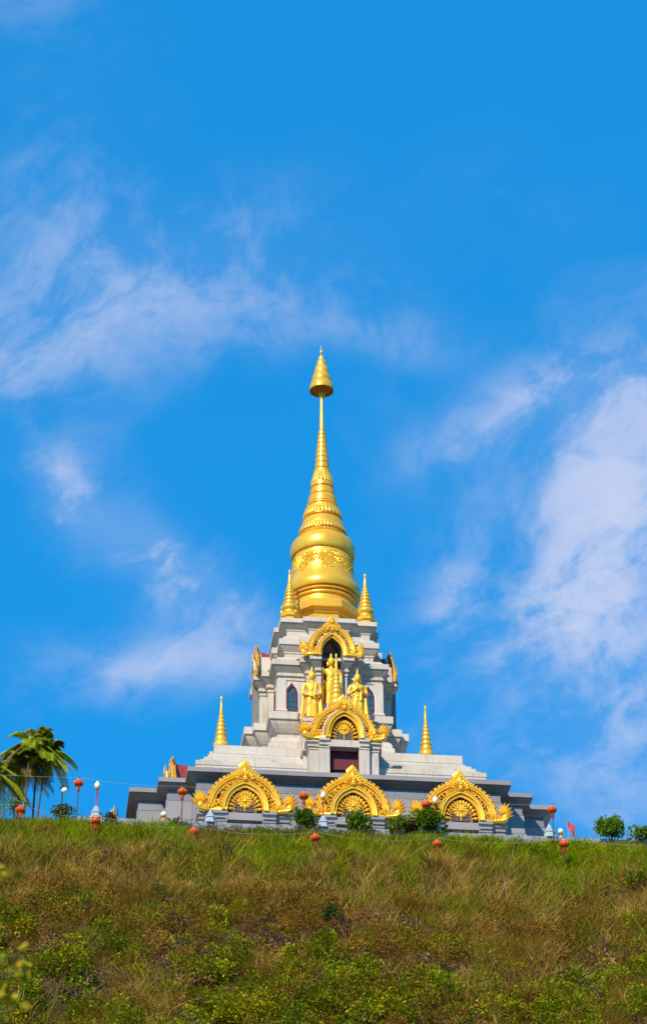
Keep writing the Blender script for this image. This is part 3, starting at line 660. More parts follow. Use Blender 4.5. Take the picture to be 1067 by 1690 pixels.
# windows
def window():
    ow = [(-.30, 0), (.30, 0), (.30, 1.12), (.25, 1.28), (.13, 1.45), (0, 1.60), (-.13, 1.45), (-.25, 1.28), (-.30, 1.12)]
    iw = [(-.22, .05), (.22, .05), (.22, 1.10), (.18, 1.24), (.09, 1.38), (0, 1.49), (-.09, 1.38), (-.18, 1.24), (-.22, 1.10)]
    n = len(ow); mb = MB(); vs = [(x, -.10, z) for x, z in ow]+[(x, -.10, z) for x, z in iw]+[(x, .03, z) for x, z in ow]+[(x, .03, z) for x, z in iw]; fs = []
    for i in range(n):
        j = (i+1) % n; fs += [(i, j, n+j, n+i), (2*n+i, i+0, n*0+i, 2*n+i)][:1]; fs += [(j, i, 2*n+i, 2*n+j), (n+i, n+j, 3*n+j, 3*n+i)]
    fr = new_obj('window', vs, fs, 'red', None)
    new_obj('pane', [(x, -.02, z) for x, z in iw], [tuple(range(n))], 'glass', fr)
    mb = MB(); mb.box(-.012, .012, -.04, -.015, .05, 1.46)
    for k in range(1, 5): mb.box(-.21, .21, -.038, -.016, .05+.27*k, .065+.27*k)
    mb.obj('glazing_bars', 'inlay', fr)
    hood = [(-.38, .0), (-.38, 1.14), (-.31, 1.34), (-.16, 1.55), (0, 1.74), (.16, 1.55), (.31, 1.34), (.38, 1.14), (.38, 0)]; m2 = MB(); m2.tube([(x, -.02, z) for x, z in hood], .045, 5); m2.obj('surround', 'trim', fr)
    return fr
win = window(); win.parent = stupa
fw_ = True
for a in (0, -pi/2, pi/2):
    for dx in (-2.05, 2.05):
        p = Matrix.Rotation(a, 3, 'Z') @ Vector((dx, -2.80, 8.62+2.9))
        if fw_: win.location = p; fw_ = False
        else: copy_tree(win, stupa, p, a)
for a in (-pi/2, pi/2):
    R3 = Matrix.Rotation(a, 3, 'Z')
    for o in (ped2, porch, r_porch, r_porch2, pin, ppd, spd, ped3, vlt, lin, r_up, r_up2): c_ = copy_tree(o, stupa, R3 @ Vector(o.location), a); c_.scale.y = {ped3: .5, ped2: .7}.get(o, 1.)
# corner pinnacles of the roof slab
cp = part(pinnacle(.46, 14.38, 3.30), 'corner_pinnacle', 'gold', smooth=40)
cpz = cp.location.z
for k, (sx, sy) in enumerate(((-1, -1), (1, -1), (-1, 1), (1, 1))):
    p = (sx*2.08, sy*2.08, cpz)
    if k == 0: cp.location = p
    else: copy_tree(cp, stupa, p)
# relief garland on the bell
mb = MB(); rnd = random.Random(5)
def on_bell(a, z, out=.0):
    zs = [17.66, 17.9, 18.2, 18.55, 18.95, 19.3, 19.52, 19.7]; rs = [1.94, 1.85, 1.77, 1.71, 1.675, 1.665, 1.68, 1.73]; r = np.interp(z, zs, rs)+out
    return Matrix.Translation((r*sin(a), -r*cos(a), z)) @ Matrix.Rotation(a, 4, 'Z')
def pb(tpl, a, z, ang, s, mir=1):
    v, f = tpl; mb.add(v, f if mir > 0 else [tuple(reversed(q)) for q in f], on_bell(a, z, .01) @ Matrix.Rotation(ang, 4, 'Y') @ Matrix.Diagonal((s*mir, s*.9, s, 1)))
for k in range(64): pb(LEAF, 2*pi*k/64, 19.24, 0, .17)
for k in range(128): pb(LEAF2, 2*pi*k/128, 19.24, pi, .09)
for k in range(900):
    a = rnd.uniform(0, 2*pi); t = rnd.random()
    low = 18.62-.28*abs(cos(4*a))**3*(1)          # festoons hang lower at eight points
    z = low+(19.22-low)*t
    pb(CURL if rnd.random() < .7 else LEAF2, a, z, rnd.uniform(-pi, pi), .16+.06*rnd.random(), rnd.choice((-1, 1)))
for k in range(8):
    a0 = 2*pi*k/8
    for j in range(46): pb(rnd.choice((CURL, LEAF2)), a0+rnd.gauss(0, .07), 18.15+.95*rnd.random(), rnd.uniform(-pi, pi), .17, rnd.choice((-1, 1)))
    pb(LEAF, a0, 18.28, pi, .3); pb(LEAF, a0, 19.0, 0, .34)
o = part(mb, 'relief_garland', 'gold_orn', bell, 45, kind='stuff'); o.location.z = 0

# ------------------------------------------------------------------ standing statues
def remeshed(name, mb, vox, m, parent, smooth_it=2):
    o = mb.obj('tmp', m, None); md = o.modifiers.new('r', 'REMESH'); md.mode = 'VOXEL'; md.voxel_size = vox
    if smooth_it: s = o.modifiers.new('s', 'SMOOTH'); s.factor = .5; s.iterations = smooth_it
    dg = bpy.context.evaluated_depsgraph_get(); me = bpy.data.meshes.new_from_object(o.evaluated_get(dg)); bpy.data.objects.remove(o)
    me.name = name; me.shade_smooth(); me.materials.clear(); me.materials.append(MT[m])
    r = bpy.data.objects.new(name, me); COL.objects.link(r); r.parent = parent; return r
def ell_loft(mb, secs, n=20):
    # secs: (z, cx, cy, rx, ry)
    vs = []; fs = []
    for (z, cx, cy, rx, ry) in secs: vs += [(cx+rx*cos(2*pi*i/n), cy+ry*sin(2*pi*i/n), z) for i in range(n)]
    for k in range(len(secs)-1):
        for i in range(n): j = (i+1) % n; fs.append((k*n+i, k*n+j, (k+1)*n+j, (k+1)*n+i))
    fs.append(tuple(range(n-1, -1, -1))); fs.append(tuple(range((len(secs)-1)*n, len(secs)*n))); mb.add(vs, fs)
def hand(mb, p, d, side, s=1.):
    """palm at p, fingers along d, thumb leaves the palm's side"""
    p = Vector(p); d = Vector(d).normalized(); across = d.cross(Vector((0, -1, 0))).normalized()
    mb.ball(tuple(p+d*.03), (.055*s, .035*s, .06*s), 8, 6)
    for k, l in enumerate((.12, .15, .16, .14)):
        o = across*((k-1.5)*.027*s); b = p+o+d*.05*s; mb.tube([b, b+d*l*.5*s+Vector((0, -.01, 0)), b+d*l*s+Vector((0, .01, 0))], [.016*s, .015*s, .010*s], 6)
    b = p+across*(-.05*side*s); mb.tube([b, b+(d*.6-across*.5*side)*.07*s, b+(d-across*.3*side)*.11*s], [.018*s, .016*s, .011*s], 6)
def buddha(pose):
    H = 3.1; root = empty('buddha_statue'); mb = MB()
    # trunk and legs under the clinging robe
    ell_loft(mb, [(1.16, 0, 0, .27, .17), (1.32, 0, 0, .29, .19), (1.50, 0, 0, .255, .165), (1.64, 0, -.01, .245, .16), (1.80, 0, -.015, .285, .18), (1.97, 0, -.005, .34, .19), (2.08, 0, .0, .37, .17), (2.15, 0, .01, .33, .14), (2.20, 0, .01, .16, .11), (2.25, 0, .01, .10, .10), (2.36, 0, 0, .095, .10)])
    for s in (-1, 1):
        mb.tube([(s*.13, 0, 1.26), (s*.135, -.02, .95), (s*.125, -.03, .66), (s*.12, .01, .38), (s*.115, .01, .12)], [.155, .145, .10, .105, .075], 10)
        mb.ball((s*.125, -.07, .66), (.085, .06, .10), 8, 6)
        mb.tube([(s*.115, .03, .07), (s*.13, -.12, .05), (s*.15, -.24, .035)], [.07, .065, .035], 8)
        mb.ball((s*.355, 0, 2.05), (.10, .11, .11), 10, 7)
        if pose == 'low':       # hands crossed at the lap
            pts = [(s*.37, 0, 2.05), (s*.44, .0, 1.80), (s*.45, -.02, 1.55), (s*.26, -.18, 1.42), (s*.06, -.24, 1.36)]; hd = ((s*.05, -.25, 1.36), (-s*.8, -.1, -.35))
        elif pose == 'chest':   # forearms crossed on the chest
            pts = [(s*.37, 0, 2.05), (s*.45, .0, 1.82), (s*.43, -.06, 1.60), (s*.22, -.20, 1.74), (-s*.02, -.25-.03*(s > 0), 1.85)]; hd = ((-s*.03, -.27-.03*(s > 0), 1.86), (-s*.8, -.02, .5))
        elif s < 0:             # raised hand
            pts = [(s*.37, 0, 2.05), (s*.46, .0, 1.82), (s*.46, -.05, 1.58), (s*.46, -.2, 1.72), (s*.46, -.28, 1.88)]; hd = ((s*.46, -.30, 1.90), (0, -.05, 1))
        else:
            pts = [(s*.37, 0, 2.05), (s*.46, .0, 1.82), (s*.48, -.02, 1.56), (s*.46, -.06, 1.36), (s*.45, -.08, 1.22)]; hd = ((s*.45, -.09, 1.20), (0, -.05, -1))
        mb.tube(catmull(pts, 4), [.10-.045*i/16 for i in range(17)], 9); hand(mb, hd[0], hd[1], s)
    # head: face, nose, lips, eyes, long ears, hair cap, topknot
    hz = 2.50; n_head = len(mb.v)
    mb.ball((0, -.01, hz), (.135, .155, .19), 14, 10); mb.ball((0, -.02, hz-.10), (.10, .12, .10), 10, 7)
    mb.tube([(0, -.165, hz+.03), (0, -.185, hz-.035)], [.014, .026], 6); mb.ball((0, -.155, hz-.09), (.042, .02, .016), 8, 5)
    for s in (-1, 1):
        mb.ball((s*.055, -.145, hz+.02), (.032, .018, .014), 8, 5); mb.tube([(s*.02, -.155, hz+.05), (s*.06, -.15, hz+.068), (s*.10, -.12, hz+.05)], .010, 5)
        mb.tube([(s*.145, .0, hz+.05), (s*.16, .0, hz-.05), (s*.15, -.005, hz-.18)], [.03, .028, .022], 6)
    mb.v[n_head:] = [(a*1.18, b*1.12, (c-2.36)*1.12+2.34) for a, b, c in mb.v[n_head:]]
    body = remeshed('body', mb, .017, 'gold_orn', root, 2)
    mb = MB(); mb.ball((0, .01, hz+.06), (.15, .165, .175), 16, 10); mb.ball((0, .01, hz+.24), (.085, .085, .07), 12, 8)
    for k in range(130):
        a = RNG.uniform(0, 2*pi); e = RNG.uniform(.0, 1.5); p = (.15*cos(a)*cos(e), .01+.165*sin(a)*cos(e), hz+.06+.175*sin(e))
        if p[1] < -.09 and p[2] < hz+.13: continue
        mb.ball(p, .018, 5, 4)
    mb.tube([(0, .01, hz+.27), (0, 0, hz+.36), (0, .005, hz+.46), (0, .0, H)], [.05, .055, .03, .004], 8)
    mb.v = [(a*1.18, b*1.12, (c-2.36)*1.12+2.34) for a, b, c in mb.v]; mb.obj('hair', 'gold_orn', root, 50)
    mb = MB(); n = 26      # robe: hem round the legs, flaring side falls, sash and fold over the shoulder
    secs = [(.20, .30, .17), (.30, .30, .18), (.7, .275, .19), (1.1, .285, .195), (1.35, .298, .20), (1.45, .275, .19)]; vs = []; fs = []
    for (z, rx, ry) in secs: vs += [(rx*cos(2*pi*i/n)*(1+.03*cos(9*2*pi*i/n)), ry*sin(2*pi*i/n)*(1-.28*max(0, cos(2*(2*pi*i/n)+pi))*(z < 1.2)*(sin(2*pi*i/n) < 0)), z) for i in range(n)]
    for k in range(len(secs)-1):
        for i in range(n): j = (i+1) % n; fs.append((k*n+i, k*n+j, (k+1)*n+j, (k+1)*n+i))
    mb.add(vs, fs)
    for s in (-1, 1):
        for k in range(5):
            f = k/4; mb.tube([(s*(.44-.10*f), .03+.05*f, 1.58), (s*(.46-.10*f), .05+.05*f, 1.1), (s*(.52-.13*f), .06+.05*f, .5), (s*(.58-.15*f), .06+.05*f, .12+.05*f)], [.03, .045, .055, .05], 7)
    mb.tube([(.28, -.10, 2.12), (.15, -.185, 1.95), (-.05, -.20, 1.72), (-.22, -.14, 1.5)], [.035, .03, .03, .03], 6, flat=.6)
    mb.tube([(.22, -.13, 2.12), (.19, -.19, 1.9), (.15, -.215, 1.6), (.13, -.22, 1.2)], [.045, .05, .05, .045], 6, flat=.5)
    mb.tube([(.29*cos(2*pi*i/20), .195*sin(2*pi*i/20), 1.42) for i in range(21)], .03, 6)
    mb.obj('robe', 'gold_orn', root, 60)
    mb = MB(); mb.revolve([(.42, -.12), (.46, -.08), (.40, -.03), (.44, .0), (.40, .05), (.36, .06)], 24, Matrix.Diagonal((1, .8, 1, 1))); mb.obj('lotus_base', 'gold_orn', root, 40)
    return root
for (pose, loc, rz, lab) in (('low', (-1.21, -4.86, 7.12), -.05, 'gilded standing statue with hands crossed low, left of the small golden spire'),
                             ('chest', (1.20, -4.86, 7.12), .05, 'gilded standing statue with arms crossed on its chest, right of the small golden spire'),
                             ('raise', (.0, -3.42, 8.62), 0, 'gilded standing statue inside the dark arched niche behind the small spire')):
    b = buddha(pose); b.location = loc; b.rotation_euler.z = rz; tag(b, lab, 'statue', 'standing statues on the stupa'); b.scale = (1.02, 1.02, 1.02) if pose != 'raise' else (1.08, 1.05, 1.08)

# ------------------------------------------------------------------ lamps, lanterns, flag
def lamp_post(loc, bud=True, pole=True, label='', kindname='lamp_post'):
    r = empty(kindname, loc)
    ped_ = MB().loft(octagon(.30), [(.04, 0), (.04, .10), (-.02, .13), (-.02, .30), (.02, .34), (-.05, .42), (-.10, .50), (-.08, .52), (-.15, .62), (-.14, .64), (-.20, .74), (-.22, .78)]).obj('pedestal', 'pedestal', r, 30)
    if pole:
        MB().revolve([(.065, .76), (.05, .82), (.04, .86), (.038, 1.78), (.06, 1.82)], 12).obj('pole', 'redpole', r, 40)
        zz = 1.80
    else: zz = .76
    if bud:
        MB().revolve([(.05, zz), (.10, zz+.05), (.13, zz+.12), (.115, zz+.15)], 16).obj('gilt_cup', 'lanternrib', r, 40)
        MB().revolve([(.10, zz+.13), (.145, zz+.20), (.155, zz+.28), (.125, zz+.38), (.06, zz+.48), (.015, zz+.56), (.003, zz+.60)], 18).obj('bud_globe', 'bulb', r, 50)
    else:
        MB().revolve([(.08, zz), (.05, zz+.06), (.035, zz+.12), (.004, zz+.16)], 10).obj('spike', 'pedestal', r, 40)
    r.scale = (.9, .9, .84); tag(r, label, 'lamp post', 'lamp posts on the terrace edge'); return r
ZT = -2.65; YK = -13.08
lamp_post((-12.44, YK, ZT), label='lotus bud lamp on a red pole, farthest left, beside the left end of the plinth')
lamp_post((-1.65, YK, ZT), label='lotus bud lamp on a red pole in front of the middle false door')
lamp_post((3.77, YK, ZT), label='lotus bud lamp on a red pole behind the large green bush')
lamp_post((-7.04, YK, ZT), False, False, 'bare blue grey lamp pedestal without pole in front of the left false door', 'lamp_pedestal')
lamp_post((9.28, YK, ZT), False, False, 'bare blue grey lamp pedestal without pole at the right end of the plinth', 'lamp_pedestal')
def low_bud(loc, label):
    r = empty('bollard_lamp', loc); MB().revolve([(.12, 0), (.12, .12), (.05, .16), (.05, .34), (.10, .38), (.15, .46), (.13, .50)], 14).obj('gilt_stand', 'lanternrib', r, 40)
    MB().revolve([(.12, .48), (.17, .56), (.175, .64), (.13, .76), (.06, .86), (.003, .95)], 18).obj('bud_globe', 'bulb', r, 50); r.scale = (.9, .9, .62); tag(r, label, 'lamp', 'low bud lamps')
low_bud((-9.26, YK, ZT), 'low white bud lamp on a gilt stand beside the dark red leafed plant')
low_bud((9.82, YK, ZT), 'low white bud lamp on a gilt stand beside the small red flag')
r = empty('globe_lamp', (-14.07, -12.6, -2.9)); MB().revolve([(.05, 0), (.04, .1), (.035, 1.75), (.05, 1.8)], 10).obj('pole', 'darkpole', r, 40); m_ = MB(); m_.ball((.10, -.05, 1.86), .15, 14, 10); m_.obj('globe', 'bulb', r, 60)
MB().revolve([(.11, 1.98), (.13, 2.0), (.06, 2.06), (.015, 2.16)], 12).obj('cap', 'darkpole', r, 40); tag(r, 'white globe lamp on a thin dark pole beside the palms', 'lamp post')
def paper_lantern():
    r = empty('paper_lantern'); mb = MB(); n = 40; m = 12; vs = []; fs = []
    for k in range(m+1):
        t = pi*(.08+.84*k/m)
        for i in range(n):
            a = 2*pi*i/n; rr_ = .225*sin(t)**.75*(1-.05*abs(sin(5*a))**.6*0+.055*abs(cos(5*a))-.03); vs.append((rr_*cos(a), rr_*sin(a), -.165*cos(t)))
    for k in range(m):
        for i in range(n): j = (i+1) % n; fs.append((k*n+i, k*n+j, (k+1)*n+j, (k+1)*n+i))
    mb.add(vs, fs); mb.obj('shade', 'lantern', r, 60)
    mb = MB()
    for k in range(10):
        a = 2*pi*(k+.0)/10; mb.tube([((.225*sin(t)**.75*1.03)*cos(a), (.225*sin(t)**.75*1.03)*sin(a), -.165*cos(t)) for t in [pi*(.08+.84*q/10) for q in range(11)]], .0035, 4)
    mb.revolve([(.10, .14), (.11, .16), (.10, .19), (.05, .21)], 14); mb.revolve([(.07, -.20), (.10, -.17), (.10, -.145)], 14); mb.obj('gilt_ribs', 'lanternrib', r, 40)
    MB().tube([(0, 0, .2), (0, 0, .30)], .008, 4).obj('hook', 'darkpole', r)
    mb = MB()
    for k in range(14): a = 2*pi*k/14; mb.tube([(.05*cos(a), .05*sin(a), -.19), (.06*cos(a), .06*sin(a), -.28), (.065*cos(a), .065*sin(a), -.42)], [.016, .016, .008], 4)
    mb.obj('tassel', 'tassel', r); return r
pl = paper_lantern(); used = False
UPPER = [(-13.34, -1.08), (-8.43, -1.29), (-2.64, -1.23), (3.25, -1.39), (9.35, -1.39)]
YL = -16.6
def at_y(px, py, y):
    v = FW+RT*((px-533.5)/FPX)-UP*((py-845)/FPX); return CAM+v*((y-CAM.y)/v.y)
LOWER = [(p.x, p.z) for p in (at_y(px, py, YL) for px, py in ((34, 1337), (158, 1355), (320, 1373), (520, 1383), (721, 1393), (930, 1393)))]
ul = ['red lantern on a pole between the palms and the plinth, upper row', 'red lantern on a pole in front of the left corner of the plinth, upper row', 'red lantern hanging between the left and middle golden arches', 'red lantern hanging in front of the left side of the right golden arch', 'red lantern on a pole at the right end of the plinth, upper row']
ll = ['red lantern at the grass edge below the palms, lower row', 'red lantern at the grass edge below the leftmost lotus bud lamp', 'red lantern over the grass below the left golden arch', 'red lantern over the grass left below the middle golden arch', 'red lantern over the grass below the right golden arch', 'red lantern over the grass just under the red flag']
for row, (lst, labs, yy) in enumerate(((UPPER, ul, -13.6), (LOWER, ll, YL))):
    for (x, z), lab in zip(lst, labs):
        if not used: o = pl; used = True
        else: o = copy_tree(pl, None)
        o.location = (x, yy, z); o.rotation_euler = (RNG.uniform(-.08, .08), RNG.uniform(-.1, .1), RNG.uniform(0, 3)); tag(o, lab, 'lantern', 'red lanterns on the hilltop')
        s = RNG.uniform(.96, 1.06); o.scale = (s, s, s)
pn = ['thin dark pole carrying the lantern nearest the palms', 'thin dark pole carrying the lantern at the left corner of the plinth', 'thin dark pole carrying the lantern between the left and middle arches', 'thin dark pole carrying the lantern before the right arch', 'thin dark pole carrying the lantern at the right end of the plinth']
for (x, z), lab in zip(UPPER, pn):
    g = float(hill_z(x-.05, -13.72)); o = MB().tube([(0, 0, 0), (.02, 0, (z-g)*.5), (.05, .1, z-g+.32)], [.032, .028, .022], 8).obj('lantern_pole', 'darkpole', None, 50, loc=(x-.03, -13.72, g)); tag(o, lab, 'pole', 'poles carrying the upper lanterns')
pn2 = ['short dark stake behind the lantern below the palms', 'short dark stake behind the lantern below the leftmost lotus lamp', 'short dark stake behind the lantern below the left arch', 'short dark stake behind the lantern below the middle arch', 'short dark stake behind the lantern below the right arch', 'short dark stake behind the lantern under the red flag']
for (x, z), lab in zip(LOWER, pn2):
    g = float(hill_z(x, YL-.1)); o = MB().tube([(0, 0, -.1), (0, .02, z-g+.30)], [.022, .02], 8).obj('lantern_stake', 'darkpole', None, 50, loc=(x, YL-.1+.2, g)); tag(o, lab, 'stake', 'stakes of the lower lanterns')
for lst, yy, ends, lab, sag in ((UPPER, -13.6, ((-22, -.9), (15.5, -1.3)), 'thin pale wire joining the upper row of red lanterns', .12), (LOWER, YL, ((-21, LOWER[0][1]+.3), (15.8, LOWER[-1][1]+.1)), 'thin pale wire joining the lower row of red lanterns', .26)):
    P = [ends[0]]+list(lst)+[ends[1]]; pts = []
    for (x0, z0), (x1, z1) in zip(P[:-1], P[1:]):
        for k in range(10): t = k/10; pts.append((x0+(x1-x0)*t, yy, z0+(z1-z0)*t+.30-sag*4*t*(1-t)))
    pts.append((P[-1][0], yy, P[-1][1]+.3)); o = MB().tube(pts, .007, 5).obj('string_wire', 'wire'); tag(o, lab, 'wire', 'wires of the lantern rows')
fl = empty('small_flag', (10.22, YK, ZT)); MB().tube([(0, 0, 0), (-.05, 0, 1.02)], .014, 6).obj('staff', 'wire', fl)
vs = []; fs = []
for i in range(7):
    for j in range(6): u = i/6; v = j/5; vs.append((-.05+.36*u*(1-.25*v)+.04*v, .05*sin(5*u+2*v), 1.0-.72*v*(.5+.5*u)-.30*u))
for i in range(6):
    for j in range(5): q = i*6+j; fs.append((q, q+1, q+7, q+6))
new_obj('cloth', vs, fs, 'flagr', fl, 60); tag(fl, 'small red flag on a short staff beside the low bud lamp', 'flag')

# ------------------------------------------------------------------ foliage helpers
def col_mesh(name, V, F, C, m, parent=None, kind=None):
    """V (n,3), F (m,k) all the same size, C (n,3)"""
    me = bpy.data.meshes.new(name); n = len(V); k = F.shape[1]
    me.vertices.add(n); me.vertices.foreach_set('co', V.astype(np.float32).ravel())
    me.loops.add(F.size); me.loops.foreach_set('vertex_index', F.astype(np.int32).ravel())
    me.polygons.add(len(F)); me.polygons.foreach_set('loop_start', np.arange(0, F.size, k, dtype=np.int32))
    at = me.attributes.new('col', 'FLOAT_COLOR', 'POINT'); at.data.foreach_set('color', np.concatenate([C, np.ones((n, 1))], 1).astype(np.float32).ravel())
    me.materials.append(MT[m]); me.update(calc_edges=True); me.validate()
    o = bpy.data.objects.new(name, me); COL.objects.link(o); o.parent = parent
    if kind: o['kind'] = kind
    return o
def leaves(P, D, size, width, C, droop=0.):
    """folded leaf of two quads each: P base points, D direction (unit), size, colour"""
    n = len(P); D = D/np.linalg.norm(D, axis=1, keepdims=True); r = RNG.normal(size=(n, 3)); S = np.cross(D, r); S /= np.linalg.norm(S, axis=1, keepdims=True); Nn = np.cross(S, D)
    size = np.asarray(size).reshape(-1, 1); w = size*width
    mid = P+D*size*.5+Nn*w*.25; tip = P+D*size-np.array((0, 0, 1))*size*droop
    V = np.stack([P, mid+S*w-Nn*w*.35, tip, mid-S*w-Nn*w*.35], 1).reshape(-1, 3)
    i = np.arange(n)*4; F = np.stack([np.stack([i, i+1, i+2], 1), np.stack([i, i+2, i+3], 1)], 1).reshape(-1, 3)
    return V, F, np.repeat(C, 4, 0)
def jit(c, n, v=.25, hv=.12):
    c = np.array(c); k = 1+RNG.uniform(-v, v, (n, 1)); h = 1+RNG.uniform(-hv, hv, (n, 3)); return np.clip(c*k*h, 0, 1)
def shrub(name, loc, rx, rz, cols, n, label, lsize=.14, lw=.32, stems=5, flowers=None, ry=None, lumps=9):
    root = empty(name, loc); ry = ry or rx
    mb = MB()
    cl = []
    for k in range(lumps):
        a = 2*pi*k/lumps+RNG.uniform(-.4, .4); e = RNG.uniform(.15, 1.25); q = RNG.uniform(.40, .95); cl.append((rx*q*cos(a)*cos(e), ry*q*sin(a)*cos(e), rz*(.95+.75*q*sin(e)*1.0)*.62+.08))
    for c in cl[:max(stems, 3)]: mb.tube([(c[0]*.08, c[1]*.08, -.15), (c[0]*.4, c[1]*.4, c[2]*.5), c], [.03, .022, .008], 5)
    mb.obj('stems', 'bark', root, 60)
    cl = np.array(cl); w = RNG.integers(0, lumps, n); g = RNG.normal(size=(n, 3)); g /= np.linalg.norm(g, axis=1, keepdims=True)
    rad = RNG.uniform(.55, 1.0, (n, 1))**.6*np.array([rx*.42, ry*.42, rz*.32])*RNG.uniform(.6, 1.25, lumps)[w][:, None]; P = cl[w]+g*rad*RNG.uniform(.8, 1.15, (n, 1))
    P[:, 2] = np.abs(P[:, 2]); D = g+np.array((0, 0, .45))+RNG.normal(size=(n, 3))*.35
    ci = RNG.integers(0, len(cols), n); C = np.array(cols)[ci]*(1+RNG.uniform(-.28, .28, (n, 1)))
    V, F, CC = leaves(P, D, RNG.uniform(.7, 1.25, n)*lsize, lw, np.clip(C, 0, 1), .12)
    col_mesh('foliage', V, F, CC, 'leaf', root)
    if flowers:
        fc, fn, fs = flowers; w = RNG.integers(0, lumps, fn); g = RNG.normal(size=(fn, 3)); g /= np.linalg.norm(g, axis=1, keepdims=True); g[:, 1] = -abs(g[:, 1])
        P = np.repeat(cl[w]+g*np.array([rx*.52, ry*.52, rz*.4]), 5, 0); V, F, CC = leaves(P, RNG.normal(size=(fn*5, 3))+np.array((0, -.4, .4)), np.full(fn*5, fs), .45, jit(fc, fn*5)); col_mesh('flowers', V, F, CC, 'leaf', root, 'stuff')
    tag(root, label, 'shrub', 'shrubs along the terrace edge'); return root
G1, G2, G3, G4 = (.085, .175, .008), (.13, .235, .010), (.20, .28, .014), (.055, .115, .008)
def on_edge(x, y=-13.55): return (x, y, float(hill_z(x, y))+.0)
shrub('round_shrub', on_edge(-2.62), .62, .98, [G1, G2, G4], 1500, 'rounded green shrub left of the middle lotus bud lamp', .12, flowers=((.35, .12, .03), 6, .07))
shrub('round_shrub', on_edge(-.05), .56, 1.0, [G1, G2, G3, G4], 1400, 'green shrub with a yellow green side in front of the middle golden arch', .13)
shrub('round_shrub', on_edge(1.95), .60, .86, [G2, G3, G1], 1300, 'light green shrub with red flowers between the middle and right arches', .12, flowers=((.45, .02, .03), 14, .075))
shrub('red_leaf_shrub', on_edge(2.62, -13.4), .42, .75, [(.10, .03, .03), (.16, .035, .035), (.06, .05, .02)], 700, 'dull red leafed shrub wedged between two green shrubs', .14)
shrub('round_shrub', on_edge(3.35), .78, 1.2, [G1, G2, G4, G2], 2600, 'largest dark green bush, in front of the left side of the right arch', .14, flowers=((.45, .02, .05), 10, .07))
shrub('round_shrub', on_edge(12.15), .72, 1.30, [G2, G3, G1], 2600, 'dense dome shaped green bush standing alone against the sky on the right', .12, lumps=14)
shrub('thin_shrub', on_edge(13.75), .62, .90, [(.13, .20, .025), G3, G2], 700, 'sparse yellow green shrub at the right edge of the hilltop', .15, flowers=((.5, .18, .2), 8, .06))
shrub('thin_shrub', on_edge(-16.25, -13.8), .48, .95, [(.12, .19, .03), G3], 420, 'small sparse pale green shrub at the foot of the palms on the left', .13)
shrub('flower_shrub', on_edge(-14.02, -13.35), .62, .78, [(.06, .10, .03), (.09, .12, .04), G1], 900, 'grey green flowering shrub below the white globe lamp', .12, flowers=((.6, .25, .35), 12, .06))
shrub('thin_shrub', on_edge(-11.75, -13.2), .45, .55, [(.07, .05, .04), (.06, .08, .03)], 420, 'low brownish shrub between the leftmost lotus lamp and the plinth', .12)
# strap-leaved dark red plant
def strap_plant(name, loc, n, ln, cols, label, cat='plant', wdt=.045, spread=1.0):
    root = empty(name, loc); sh = None
    for k in range(n):
        a = RNG.uniform(0, 2*pi); up = RNG.uniform(.35, 1.3)/spread; l = ln*RNG.uniform(.6, 1.1); h = Vector((cos(a), sin(a), 0)); sd = Vector((-sin(a), cos(a), 0)); vs = []; cs = []; m = 6; c = np.array(cols[RNG.integers(len(cols))])*RNG.uniform(.75, 1.3)
        for i in range(m+1):
            t = i/m; e = up-1.1*t*t; p = h*l*(t*cos(up)+.12*t*t)+Vector((0, 0, l*(t*sin(up)-.38*t*t*t))); w = wdt*sin(pi*(.12+.86*t))**.7
            vs += [p+sd*w+Vector((0, 0, w*.4)), p, p-sd*w+Vector((0, 0, w*.4))]; cs += [c]*3
        fs = []
        for i in range(m):
            for j in range(2): q = i*3+j; fs.append((q, q+1, q+4, q+3))
        col_mesh('leaf', np.array([tuple(v) for v in vs]), np.array(fs), np.array(cs), 'leaf', root)
    tag(root, label, cat); return root
strap_plant('red_leaf_plant', on_edge(-8.75, -13.45), 34, .85, [(.09, .02, .03), (.14, .03, .04), (.05, .03, .02)], 'spiky dark red leafed plant in front of the left corner of the plinth', 'plant', .045)

